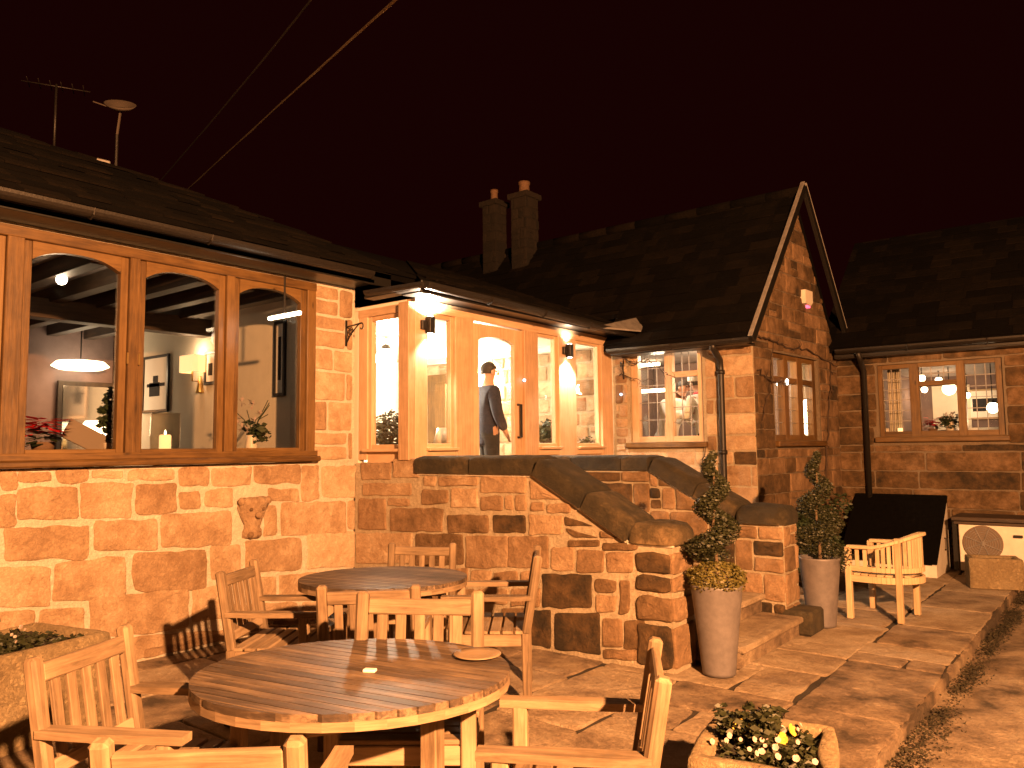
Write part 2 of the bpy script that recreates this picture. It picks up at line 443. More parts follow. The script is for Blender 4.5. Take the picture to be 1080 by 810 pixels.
# road with a gentle uneven surface
m = MB(); nx, ny = 60, 160; vs = []
for i in range(nx + 1):
    for j in range(ny + 1):
        x = -1.14 + 9 * (i / nx) ** 1.5; y = -3 + 14.6 * j / ny
        z = -.105 + .022 * noise.noise((x * 1.1, y * 1.1, 3)) + .010 * noise.noise((x * 4, y * 4, 8)) + .03 * min(1, max(0, (x + 1.1) / .6))
        vs.append((x, y, z))
m.smooth = True
m.add(vs, [(i * (ny + 1) + j, (i + 1) * (ny + 1) + j, (i + 1) * (ny + 1) + j + 1, i * (ny + 1) + j + 1) for i in range(nx) for j in range(ny)])
tag(m.build('road', ROADM), kind='structure')
# moss, grit and dead leaves collected against the kerb
m = MB(); random.seed(31)
for k in range(9000):
    y = random.uniform(1.5, 11.3); c = -1.04 + .05 * noise.noise((y * 1.3, 0, 0)); w = .045 + .04 * noise.noise((y * .9, 5, 0))
    if noise.noise((y * 1.6, 9, 0)) < -.25 and random.random() < .8: continue
    x = c + random.gauss(0, w); s = random.uniform(.005, .014)
    if x < -1.125: x = -1.125 + random.uniform(0, .04)
    p = Vector((x, y, -.10 + random.uniform(0, .035)))
    d = Vector((random.gauss(0, 1), random.gauss(0, 1), random.gauss(0, .5))).normalized(); e = d.cross(Vector((random.gauss(0, 1), random.gauss(0, 1), 1))).normalized()
    m.add([p - d * s, p + e * s * .6, p + d * s, p - e * s * .6], [(0, 1, 2, 3)])
tag(m.build('moss', MOSS), kind='stuff')

# ================================================================== walls
def wall_boxes(mb, O, ux, n, s0, s1, z0, z1, holes, th, tone=.5):
    ss = sorted({s0, s1, *[h[0] for h in holes], *[h[2] for h in holes]}); ss = [s for s in ss if s0 <= s <= s1]
    for a, b in zip(ss, ss[1:]):
        hs = sorted([h for h in holes if h[0] <= a + 1e-6 and h[2] >= b - 1e-6], key=lambda h: h[1]); z = z0
        for h in hs + [None]:
            zt = h[1] if h else z1
            if zt > z + 1e-4: mb.prism([O + ux * a + Zv * z, O + ux * b + Zv * z, O + ux * b + Zv * zt, O + ux * a + Zv * zt], -n, th, tone)
            if h: z = h[3]
def yl(u, v=400, x=-6.1): return at(u, v, 0, x).y
def xs(u, v=400, y=5.2): return at(u, v, 1, y).x

# ---------------------------------------------------------------- DINING WING
WX = -6.1
wing = thing('dining_wing', 'low stone wing with three arched timber windows left of the porch', 'building', (-6.1, 2, 0))
m = MB(); O = Vector((WX, 0, 0))
wall_boxes(m, O, Y, X, -3.0, 5.149, -.1, 3.27, [(.35, 1.49, 4.64, 3.2)], .35, .6)
m.cur = 1
Z5 = lambda x, y: (x / 2.455, 480 + y / 2.455)
rows = [  # stones read off the photograph, (left, top, right, bottom, slant) on the wall plane
 (0,40,42,92,0,.5),(50,44,135,68,0,.45),(148,40,226,72,-2,.5),(236,40,318,60,0,.8),(330,38,452,64,-4,.75),(463,30,540,80,-1,.45),(548,34,650,79,-1,.6),(657,28,775,72,-1,.4),
 (0,104,38,190,-4,.4),(47,85,201,165,-3,.5),(208,73,342,162,-2,.6),(352,75,455,152,-3,.35),(464,94,519,139,-2,.4),(530,90,600,134,-2,.6),(695,86,770,119,-1,.5),(781,26,825,117,-1,.5),(833,28,930,108,-1,.75),
 (12,186,230,272,-8,.45),(242,169,405,245,-5,.5),(416,150,600,237,-10,.5),(684,130,717,209,-2,.6),(727,122,895,205,-5,.55),(900,120,921,190,0,.6),
 (-20,292,130,392,-6,.7),(140,270,323,372,-12,.6),(345,250,534,350,-8,.3),(545,233,622,318,-6,.6),(634,218,782,300,-10,.45),(797,200,926,290,-6,.95),
 (-20,405,90,470,-6,.5),(102,398,217,468,-10,.6),(233,358,487,462,-26,.5),(498,340,590,425,-10,.7),(660,318,712,372,-4,.6),(722,305,925,365,-8,.6),
 (-20,480,222,560,-10,.5),(340,462,590,545,-22,.5),(238,485,330,560,-4,.6),(600,440,770,500,-6,.5),(780,378,925,440,-6,.65),(600,384,770,430,-6,.6),
]
for (x0, y0, x1, y1, sl, tn) in rows:
    P = []
    for (x, y, k) in ((x0, y1, .5), (x1, y1, -.5), (x1, y0, -.5), (x0, y0, .5)):
        u, v = Z5(x, y - sl * k); p = at(u, v, 0, WX); P.append((p.y + (.004 if k < 0 else -.004), min(1.485, max(.02, p.z + (-.004 if y == y1 else .004)))))
    stone(m, O, Y, Zv, X, P, .011, min(1, tn * .7 + .40), .010, .028)
courses(m, O, Y, Zv, X, [(-3, 0), (1.95, 0), (1.95, 1.49), (-3, 1.49)], hr=(.2, .32), wr=(.4, .8), joint=.04, tone=(.5, .9), seed=3, jit=.01, rnd=.035)
courses(m, O, Y, Zv, X, [(1.95, 0), (5.12, 0), (5.12, .10), (1.95, .10)], hr=(.09, .12), wr=(.4, .8), joint=.03, tone=(.3, .6), seed=8, jit=.01, rnd=.03)
courses(m, O, Y, Zv, X, [(4.65, 1.5), (5.12, 1.5), (5.12, 3.2), (4.65, 3.2)], hr=(.2, .34), wr=(.45, .75), joint=.025, tone=(.6, .95), seed=33, jit=.006, rnd=.02, split=.4)
m.build('wall', [MORT, SAND], wing)

# windows: three visible lights and one beyond the frame
ys = [(.62, 1.30), (1.36, 1.95), (yl(28), yl(123)), (yl(150), yl(228)), (yl(250), yl(315))]
ZB, ZC, ZT = 1.63, 2.985, 3.07
for i, (a, b) in enumerate(ys):
    m = MB(); xf = WX + .02
    mid = (a + b) / 2; arc = [(a + (b - a) * t, ZC + (ZT - ZC) * (1 - abs(2 * t - 1) ** 2.6)) for t in [k / 16 for k in range(17)]]
    # arched head cut from one board
    for k in range(16):
        (ya, za), (yb, zb) = arc[k], arc[k + 1]
        m.prism([(xf, ya, za), (xf, yb, zb), (xf, yb, 3.115), (xf, ya, 3.115)], -X, .06, .5)
    gs = []
    off = Vector((3.1 * i, 1.7, .4))
    m.g = [Vector((v.y, v.z, v.x)) + off for v in m.v]
    for (p, q, w) in (((xf - .03, a - .03, ZB - .04), (xf - .03, a - .03, 3.115), .058), ((xf - .03, b + .03, ZB - .04), (xf - .03, b + .03, 3.115), .058), ((xf - .03, a, ZB - .03), (xf - .03, b, ZB - .03), .055)):
        m.bar(p, q, w, .061, None, X)
    fr = m.build('window', PINE, wing)
    g = MB(); g.prism([(xf - .04, a, ZB - .01), (xf - .04, b, ZB - .01)] + [(xf - .04, y_, z_ + .004) for y_, z_ in arc[::-1]], -X, .004); g.build('pane', GLASS, fr)
m = MB()
posts = [(.40, .585), (1.335, 1.335)]
def post(y0, y1, dx=.0): m.bar((WX - .05 + dx, (y0 + y1) / 2, 1.56), (WX - .05 + dx, (y0 + y1) / 2, 3.18), y1 - y0, .13, None, X)
for k in range(len(ys) - 1): post(ys[k][1] + .060, ys[k + 1][0] - .060, .035)
post(.37, ys[0][0] - .060, .035); post(ys[-1][1] + .060, 4.636, .035)
m.bar((WX - .02, .36, 3.155), (WX - .02, 4.637, 3.155), .152, .078, None, Zv)
fr = m.build('window_frame', PINE, wing)
m = MB(); m.bar((WX - .02, .33, 1.575), (WX - .02, 4.65, 1.575), .19, .05, .3, Zv); m.bar((WX + .035, .33, 1.525), (WX + .035, 4.66, 1.525), .17, .05, .1, Zv, .012)
m.build('window_sill', PINE, wing)
for u in (131, 143): 
    y_ = yl(u, 375); m = MB(); m.bar((WX + .058, y_, 2.28), (WX + .058, y_, 2.37), .012, .014); m.build('window_catch', GOLD, fr)
# roof: slate courses between eave and hip
EX, EZ, PT = -5.75, 3.36, radians(30)
def roof_courses(mb, eave0, eave1, updir, upper, course=.19, th=.018, seed=1, wr=(.2, .42), lift=.0):
    """rows of slates: eave0->eave1 line, 'updir' unit vector up the slope; upper(s)-> slope length limit (list of polygon halves)"""
    rs = random.getstate(); random.seed(seed)
    e = (eave1 - eave0); L = e.length; e.normalize(); n = e.cross(updir).normalized()
    if n.z < 0: n = -n
    P, hs = halves(upper); tmax = max(p[1] for p in P); t = 0; k = 0
    x0 = min(p[0] for p in P); x1 = max(p[0] for p in P)
    while t < tmax:
        s = x0 - random.uniform(0, .3)
        while s < x1:
            w = random.uniform(*wr)
            poly = [(s + .002, t), (s + w - .002, t), (s + w - .002, t + course * 1.0), (s + .002, t + course * 1.0)]
            for h in hs:
                poly = clip(poly, h)
                if len(poly) < 3: break
            if len(poly) >= 3 and area2(poly) > 1e-4:
                jj = random.uniform(-.004, .005)
                V = [eave0 + e * a + updir * b + n * (lift + th + jj - (b - t) / course * th * .9) for a, b in poly]
                W = [v - n * (th * .95 - (0) ) for v in V]
                kk = len(V); fs = [tuple(range(kk)), tuple(range(kk, 2 * kk))[::-1]] + [(i, i + kk, (i + 1) % kk + kk, (i + 1) % kk) for i in range(kk)]
                nn = (V[1] - V[0]).cross(V[2] - V[0])
                if nn.dot(n) < 0: fs = [f[::-1] for f in fs]
                mb.add(V + W, fs, random.uniform(.1, .9))
            s += w
        t += course
    random.setstate(rs)
m = MB()
upd = Vector((-cos(PT), 0, sin(PT))); E0 = Vector((EX, -3, EZ)); E1 = Vector((EX, 6, EZ))
def up_len(p): return (p.x - EX) / -cos(PT)
sil = [at_p for at_p in [(-7.63, 2.44), (-7.2, 3.82), (-6.83, 4.35), (-6.46, 5.17), (-6.08, 5.70), (-5.78, 5.86)]]
poly = [(0, 0), (8.86, 0)] + [(y_ + 3, (x_ - EX) / -cos(PT)) for x_, y_ in sil[::-1]] + [(5.2, 2.25), (0, 2.25)]
# convex pieces so each can be clipped exactly
hipL = [(0, 0), (8.86, 0), (7.9, .95), (6.9, 1.62), (5.44, 2.17), (5.1, 2.25), (0, 2.25)]
roof_courses(m, E0, E1, upd, hipL, seed=4)
m.cur = 1
def up3(s, t): return E0 + Y * s + upd * t
m.prism([up3(s, t) - Zv * .012 for s, t in hipL], -Zv, .05, .2)
# back slopes
R0 = up3(0, 2.25); R1 = up3(5.1, 2.25); R2 = up3(6.9, 1.62); R3 = up3(8.86, 0)
m.add([R0, R1, Vector((-11.5, 3.6, 3.4)), Vector((-11.5, -3, 3.4))], [(0, 1, 2, 3)], .3)
m.add([R1, R2, R3, Vector((-8.0, 6.3, 3.5)), Vector((-11.5, 6.0, 3.4)), Vector((-11.5, 3.6, 3.4))], [(0, 1, 2, 3, 4, 5)], .3)
rf = m.build('roof', [SLATE, SLATE], wing)
m = MB(); m.smooth = True
for k in range(7):
    y0 = -2.9 + k * .67; a = up3(y0 + 3, 2.25) - Zv * .03; m.tube([a + Y * .0, a + Y * .66], .05, 8, random.random())
m.build('ridge_tile', SLATE, rf)
# soffit, fascia, gutter
m = MB(); m.bar((-5.93, -3, 3.245), (-5.93, 5.1, 3.245), .36, .04, .3, Zv); m.bar((-5.765, -3, 3.285), (-5.765, 5.32, 3.285), .03, .14, .3, Zv)
m.build('fascia', BLACKP, wing)
def gutter(mb, p0, p1, r=.06):
    p0 = Vector(p0); p1 = Vector(p1); d = (p1 - p0).normalized(); x = Zv.cross(d).normalized(); vs = []; fs = []
    K = 8
    for p in (p0, p1):
        for rr in (r, r - .006):
            for k in range(K + 1):
                a = pi + pi * k / K; vs.append(p + x * cos(a) * rr + Zv * sin(a) * rr)
    n_ = K + 1
    for k in range(K):
        fs.append((k, k + 1, 2 * n_ + k + 1, 2 * n_ + k)); fs.append((n_ + k + 1, n_ + k, 3 * n_ + k, 3 * n_ + k + 1))
    for a, b in ((0, n_), (K, n_ + K)): fs.append((a, b, 2 * n_ + b, 2 * n_ + a))
    mb.add(vs, fs, .4); mb.add([vs[0], vs[1], vs[2], vs[3], vs[4], vs[5], vs[6], vs[7], vs[8]], [tuple(range(9))], .4)
    mb.add([vs[2 * n_ + i] for i in range(9)], [tuple(range(9))[::-1]], .4)
    L = (p1 - p0).length
    for k in range(1, int(L / .9)): 
        c = p0 + d * k * .9; mb.tube([c + x * r * 1.1, c + x * r * .8 - Zv * r * .7, c - Zv * r * 1.15, c - x * r * .8 - Zv * r * .7, c - x * r * 1.1], .008, 5)
m = MB(); gutter(m, (-5.685, -3, 3.33), (-5.685, 5.0, 3.31)); m.build('gutter', CASTIRON, wing)
# room inside
m = MB()
m.box((-8.6, .9, .73), (4.6, 8.2, .06), tone=.5); fl = m.build('floor', FLOORW, wing)
m = MB(); m.box((-11.05, .9, 2.0), (.1, 8.2, 2.6), tone=.5); m.build('interior_wall', MAUVE, wing)
m = MB(); m.box((-8.7, 5.06, 2.0), (4.4, .1, 2.6), tone=.5); m.build('interior_wall', CREAM, wing)
m = MB(); m.box((-8.6, .9, 3.30), (4.8, 8.2, .05), tone=.5); m.box((-8.6, -3.15, 2.0), (4.8, .1, 2.6)); m.build('ceiling', CEIL, wing)
m = MB()
for k in range(17): m.bar((-10.98, -2.7 + k * .46, 3.20), (-6.5, -2.7 + k * .46, 3.20), .13, .15, None, Zv)
m.bar((-8.6, -3, 3.06), (-8.6, 5.0, 3.06), .2, .2, None, Zv)
m.build('ceiling_beams', OAKD, wing)

# ---------------------------------------------------------------- MAIN HOUSE (F wall + gable)
house = thing('main_house', 'stone house with steep pointed gable and two mullioned windows behind the steps', 'building', (-4.2, 9.5, 0))
FY = 8.87; FX0, FX1 = -5.30, -3.43
fw = (at(664, 400, 1, FY).x, 1.66, at(741, 400, 1, FY).x, 2.87)
m = MB(); O = Vector((0, FY, 0))
wall_boxes(m, O, X, -Y, -9.2, FX1, -.1, 2.95, [fw], .3, .5)
m.cur = 1
courses(m, O, X, Zv, -Y, [(FX0 - .0, .0), (FX1, .0), (FX1, 2.93), (FX0, 2.93)], hr=(.17, .3), wr=(.3, .62), joint=.022, tone=(.4, .95), seed=21, holes=[(fw[0] - .03, fw[1] - .12, fw[2] + .03, fw[3] + .02)], dark=.1)
courses(m, O, X, Zv, -Y, [(-9.2, .8), (-5.42, .8), (-5.42, 2.93), (-9.2, 2.93)], hr=(.17, .26), wr=(.25, .5), joint=.03, tone=(.5, .95), seed=22)
m.build('wall', [MORTD, SAND], house)
GA = Vector((FX1, FY, 0)); GB = Vector((-3.25, 11.5, 0)); gd = (GB - GA).normalized(); gn = Vector((gd.y, -gd.x, 0)); GL = (GB - GA).length
def gplane(u, v):
    a = (u - 540) / FPX; b = (405 - v) / FPX; d = FW + CX * a + CY * b; c = Vector((0, 0, EYE)); t = (GA - c).dot(gn) / d.dot(gn); p = c + d * t
    return ((p - GA).dot(gd), p.z)
g0 = gplane(816, 400)[0]; g1 = gplane(863, 400)[0]
gw = (g0, 1.66, g1, 2.74)
m = MB(); O = GA
wall_boxes(m, O, gd, gn, 0, GL + .25, -.1, 2.85, [gw], .3, .3)
m.prism([GA + Zv * 2.85, GA + gd * GL + Zv * 2.85, GA + gd * 1.38 + Zv * 4.78], -gn, .3, .3)
m.cur = 1
courses(m, O, gd, Zv, gn, [(0, 0), (GL, 0), (GL, 2.85), (1.38, 4.78), (0, 2.85)], hr=(.16, .26), wr=(.3, .55), joint=.012, tone=(.18, .48), seed=23, holes=[(gw[0] - .03, gw[1] - .1, gw[2] + .03, gw[3] + .02)], dark=.15)
m.build('gable_wall', [MORTN, SAND], house)

def casement(parent, O, ux, n, s0, z0, s1, z1, cols, transoms, mat, lead=(), label=None):
    """cols: list of (a,b) glass spans along s; transoms: per column z of the transom or None"""
    m = MB(); P = lambda s, z, d=0: O + ux * s + Zv * z + n * d
    d0 = -.09; xe = [s0] + [x for c in cols for x in c] + [s1]
    for k in range(0, len(xe), 2):
        a, b = xe[k], xe[k + 1]
        if b - a > .01: m.bar(P((a + b) / 2, z0, d0), P((a + b) / 2, z1, d0), b - a, .09, None, n)
    for (a, b), tz in zip(cols, transoms):
        m.bar(P(a, z0 + .035, d0), P(b, z0 + .035, d0), .07, .088, None, n); m.bar(P(a, z1 - .03, d0), P(b, z1 - .03, d0), .06, .088, None, n)
        if tz: m.bar(P(a, tz, d0), P(b, tz, d0), .07, .086, None, n)
    w = m.build('window', mat, parent)
    g = MB(); g.prism([P(s0 + .02, z0 + .02, d0), P(s1 - .02, z0 + .02, d0), P(s1 - .02, z1 - .02, d0), P(s0 + .02, z1 - .02, d0)], -n, .004)
    g.build('pane', GLASS, w)
    for (a, b, za, zb, ns, nz) in lead:
        l = MB()
        for k in range(1, ns): l.bar(P(a + (b - a) * k / ns, za, d0 + .008), P(a + (b - a) * k / ns, zb, d0 + .008), .010, .010, .8, n, .001)
        for k in range(1, nz): l.bar(P(a, za + (zb - za) * k / nz, d0 + .008), P(b, za + (zb - za) * k / nz, d0 + .008), .010, .009, .8, n, .001)
        l.build('glazing_bars', LEAD, w)
    s = MB(); s.bar(P(s0 - .05, z0 - .04, -.03), P(s1 + .05, z0 - .04, -.03), .07, .2, .2, n, .01); s.build('sill', PINE, w)
    return w
ux_ = lambda u: at(u, 400, 1, FY).x
cA = (ux_(671), ux_(699)); cB = (ux_(707), ux_(734))
casement(house, Vector((0, FY, 0)), X, -Y, fw[0], fw[1], fw[2], fw[3], [cA, cB], [None, 2.50], PINE_BRIGHT, [(cB[0] + .03, cB[1] - .03, 2.54, 2.82, 3, 1), (cB[0], cB[1], 1.72, 2.46, 3, 4), (cA[0], cA[1], 1.72, 2.82, 3, 5)])
gs_ = lambda u: gplane(u, 400)[0]
cols = [(gs_(819), gs_(830.5)), (gs_(835), gs_(844.5)), (gs_(850), gs_(860))]
casement(house, GA, gd, gn, gw[0], gw[1], gw[2], gw[3], cols, [2.42] * 3, PINE, [(a, b, 1.72, 2.38, 2, 4) for a, b in cols])
# roof planes of the main house
m = MB(); RZ, RY = 4.90, 10.25; EY, EZ2 = 8.58, 2.90
ph = atan2(RZ - EZ2, RY - EY); up_ = Vector((0, cos(ph), sin(ph))); sl = (RZ - EZ2) / sin(ph)
roof_courses(m, Vector((-3.30, EY, EZ2)), Vector((-13, EY, EZ2)), up_, [(0, 0), (2.0, 0), (2.0, sl), (0, sl)], seed=9, course=.17)
roof_courses(m, Vector((-3.30, EY, EZ2)), Vector((-13, EY, EZ2)), up_, [(2.0, .62), (9.7, .62), (9.7, sl), (2.0, sl)], seed=9, course=.17)
tl = .62; yl_ = EY + tl * cos(ph); zl_ = EZ2 + tl * sin(ph) - .01
m.prism([(-3.30, EY, EZ2 - .01), (-5.3, EY, EZ2 - .01), (-5.3, RY, RZ - .01), (-3.30, RY, RZ - .01)], -Zv, .06, .3)
m.prism([(-5.3, yl_, zl_), (-13, yl_, zl_), (-13, RY, RZ - .01), (-5.3, RY, RZ - .01)], -Zv, .06, .3)
m.prism([(-3.32, 11.9, EZ2), (-13, 11.9, EZ2), (-13, RY, RZ - .01), (-3.32, RY, RZ - .01)], -Zv, .06, .3)
rf2 = m.build('roof', SLATE, house)
m = MB()
B0 = GA - gd * .30 + gn * .13 + Zv * 2.80; BP = GA + gd * 1.40 + gn * .13 + Zv * 4.98; B1 = GA + gd * 2.80 + gn * .13 + Zv * 3.0
for a, b in ((B0, BP), (B1, BP)): m.bar(a, b, .10, .05, .2, gn)
m.build('barge_board', BLACKP, house)
m = MB()
for a, b in ((B0, BP), (B1, BP)):
    dd = (b - a).normalized(); pu_ = gn.cross(dd); pu_ = pu_ if pu_.z > 0 else -pu_
    m.bar(a + pu_ * .058, b + pu_ * .058 + dd * .03, .014, .054, .7, gn)
m.build('verge_trim', LEAD, house)
m = MB()
for k in range(14):
    x = -3.2 - k * .5; m.smooth = True; m.tube([(x, RY, RZ + .03), (x - .49, RY, RZ + .03)], .07, 8, random.random())
m.build('ridge_tile', SLATE, rf2)
m = MB(); gutter(m, (-5.2, EY - .04, 2.84), (-3.33, EY - .04, 2.82)); m.bar((-5.2, EY + .03, 2.84), (-3.35, EY + .03, 2.84), .03, .14, .3, Zv); m.bar((-5.2, EY + .15, 2.78), (-3.4, EY + .15, 2.78), .26, .03, .3, Zv); m.build('gutter', CASTIRON, house)
m = MB(); m.smooth = True
px_ = at(762, 450, 1, FY - .07).x
m.tube([(px_ + .02, EY - .04, 2.8), (px_ + .02, EY - .03, 2.74), (px_, FY - .08, 2.62), (px_, FY - .07, 2.5), (px_, FY - .07, 1.2), (px_, FY - .07, .2)], .038, 10, .3)
for z in (2.45, 1.5, .7): m.tube([(px_, FY - .07, z), (px_, FY - .07, z + .05)], .05, 10, .3)
m.build('downpipe', CASTIRON, house)
m = MB(); m.prism([at(630, 346, 0, -4.9), at(676, 350, 0, -4.75), at(683, 334, 0, -5.0), at(640, 343, 0, -5.2)], Zv, .02, .6); m.build('lead_flashing', LEAD, house)
# room behind
m = MB(); m.box((-4.8, 10.2, 2.93), (2.6, 2.5, .04)); m.build('ceiling', CEIL, house)
m = MB(); m.box((-4.8, 11.35, 1.9), (2.6, .08, 2.0)); m.box((-6.1, 10.2, 1.9), (.08, 2.4, 2.0)); m.build('interior_wall', MAUVE, house)
m = MB(); m.box((-4.8, 10.2, .82), (2.6, 2.4, .04)); m.build('floor', FLOORW, house)

# ---------------------------------------------------------------- GLAZED PORCH
porch = thing('glazed_porch', 'glowing glazed timber porch with a half glazed door at the top of the steps', 'porch', (-5.5, 7, .8))
PX = -5.3; m = MB()
yp = lambda u: at(u, 400, 0, PX).y
xp = lambda u: at(u, 400, 1, 5.2).x
ZS, ZH = 1.60, 2.93
posts_ = [(yp(437), yp(449)), (yp(480), yp(499)), (yp(553), yp(567)), (yp(589), yp(607)), (yp(634), yp(645))]
for a, b in posts_: m.bar((PX - .05, (a + b) / 2, .8), (PX - .05, (a + b) / 2, 3.0), b - a, .12, None, X)
m.bar((-6.03, 5.26, 1.5), (-6.03, 5.26, 3.0), .13, .12, None, -Y)
m.bar((PX - .06, 5.16, 1.5), (PX - .06, 5.16, 3.0), .14, .09, None, -Y)
m.bar((PX - .05, 5.2, 2.985), (PX - .05, 8.85, 2.965), .11, .125, None, X); m.bar((-6.1, 5.26, 2.985), (PX - .1, 5.26, 2.985), .112, .132, None, -Y)
for a, b in ((posts_[0][1], posts_[1][0]), (posts_[2][1], posts_[3][0]), (posts_[3][1], posts_[4][0])):
    m.bar((PX - .05, a, 1.565), (PX - .05, b, 1.565), .09, .11, None, X); m.bar((PX - .0, a, 1.60), (PX - .0, b, 1.60), .12, .03, None, Zv)
m.bar((-5.97, 5.26, 1.53), (PX - .1, 5.26, 1.53), .12, .104, None, -Y); m.bar((-5.97, 5.2, 1.595), (PX - .12, 5.2, 1.595), .03, .13, None, -Y)
m.build('frame', PINE_BRIGHT, porch)
for a, b in ((posts_[0][1], posts_[1][0]), (posts_[2][1], posts_[3][0]), (posts_[3][1], posts_[4][0])):
    m = MB(); m.prism([(PX - .04, a, .85), (PX - .04, b, .85), (PX - .04, b, 1.52), (PX - .04, a, 1.52)], -X, .03, .5); m.build('lower_panel', PINE_BRIGHT, porch)
def sash(pts4, n, w=.05):
    """slim sash bars round a pane + glass"""
    m = MB(); c = [Vector(p) for p in pts4]; 
    for i in range(4):
        a, b = c[i], c[(i + 1) % 4]; cc = sum(c, Vector()) / 4; d = (b - a).normalized(); inw = (cc - (a + b) / 2); inw -= d * inw.dot(d); inw.normalize()
        e = w * .5; a2 = a + inw * e; b2 = b + inw * e
        if abs(d.z) < .5: a2 += d * w; b2 -= d * w
        m.bar(a2, b2, w, .06, None, n)
    s = m.build('window', PINE_BRIGHT, porch); g = MB(); g.prism([p - n * .01 for p in c], -n, .005); g.build('pane', GLASS, s)
sash([(-5.97, 5.25, ZS), (PX - .115, 5.25, ZS), (PX - .115, 5.25, ZH), (-5.97, 5.25, ZH)], -Y)
for a, b in ((posts_[0][1], posts_[1][0]), (posts_[2][1], posts_[3][0]), (posts_[3][1], posts_[4][0])):
    sash([(PX - .05, a, 1.61), (PX - .05, b, 1.61), (PX - .05, b, ZH), (PX - .05, a, ZH)], X, .045)
# door
da, db = posts_[1][1], posts_[2][0]; g1_, g2_ = da + .12, db - .15
m = MB(); xd = PX - .05
for a, b in ((da, g1_), (g2_, db)): m.bar((xd, (a + b) / 2, .83), (xd, (a + b) / 2, 2.91), b - a, .055, None, X)
m.bar((xd, g1_, 1.0), (xd, g2_, 1.0), .3, .053, None, X)
for k in range(14):
    t0, t1 = k / 14, (k + 1) / 14; zz = lambda t: 2.74 + .05 * sin(pi * t) ** .6
    m.prism([(xd + .026, g1_ + (g2_ - g1_) * t0, zz(t0)), (xd + .026, g1_ + (g2_ - g1_) * t1, zz(t1)), (xd + .026, g1_ + (g2_ - g1_) * t1, 2.91), (xd + .026, g1_ + (g2_ - g1_) * t0, 2.91)], -X, .053, .5)
door = m.build('door', PINE_BRIGHT, porch)
g = MB(); g.prism([(xd, g1_, 1.14), (xd, g2_, 1.14), (xd, g2_, 2.78), (xd, g1_, 2.78)], -X, .006); g.build('pane', GLASS, door)
m = MB(); yh = g2_ + .05
m.tube([(xd + .03, yh, 1.72), (xd + .08, yh, 1.72), (xd + .08, yh, 2.08), (xd + .03, yh, 2.08)], .014, 8); m.build('handle', BLACKP, door)
# roof of the porch
m = MB(); PE = Vector((-4.98, 5.0, 3.12)); pp = radians(21); pu = Vector((-cos(pp), 0, sin(pp)))
pol = [(0, 0), (3.7, 0), (3.7, 3.4), (1.2, 3.4), (.75, .9)]
roof_courses(m, PE, PE + Y * 4, pu, pol, seed=15, course=.18)
m.prism([PE + Y * s + pu * t - Zv * .012 for s, t in pol], -Zv, .04, .3)
m.build('roof', SLATE, porch)
m = MB(); m.bar((-5.15, 5.05, 3.06), (-5.15, 8.8, 3.04), .34, .03, .3, Zv); m.bar((-4.99, 4.98, 3.075), (-4.99, 8.75, 3.055), .025, .12, .3, Zv)
m.bar((-5.75, 5.03, 3.07), (-4.99, 5.03, 3.07), .03, .13, .3, -Y)
m.build('fascia', BLACKP, porch)
m = MB(); gutter(m, (-4.925, 4.96, 3.10), (-4.925, 8.7, 3.04)); gutter(m, (-5.70, 4.96, 3.12), (-4.93, 4.96, 3.10), .05); m.build('gutter', CASTIRON, porch)
m = MB(); m.box((-7.4, 7.0, .78), (4.1, 3.6, .05)); m.build('floor', FLOORW, porch)
m = MB(); m.box((-7.4, 7.02, 3.02), (4.0, 3.66, .03)); m.build('ceiling', CREAM, porch)
m = MB(); m.box((-9.3, 7.0, 1.9), (.1, 3.7, 2.3)); m.box((-7.7, 5.24, 1.9), (3.2, .08, 2.3)); m.build('interior_wall', CREAM, porch)
m = MB(); dw = yp(470)
xd0, xd1 = at(456, 400, 1, 8.75).x, at(473, 400, 1, 8.75).x
m.box(((xd0 + xd1) / 2, 8.80, 1.78), (xd1 - xd0 + .25, .07, 1.95), tone=.3, bev=.01)
for dz in (2.25, 1.35): m.box(((xd0 + xd1) / 2, 8.76, dz), (xd1 - xd0 - .1, .04, .7), tone=.6, bev=.012)
m.build('inner_door', PINE, porch)
m = MB(); m.bar((-9.2, 8.80, 2.97), (-5.4, 8.80, 2.97), .10, .09, .6, Zv); m.build('cornice', WHITEP, porch)

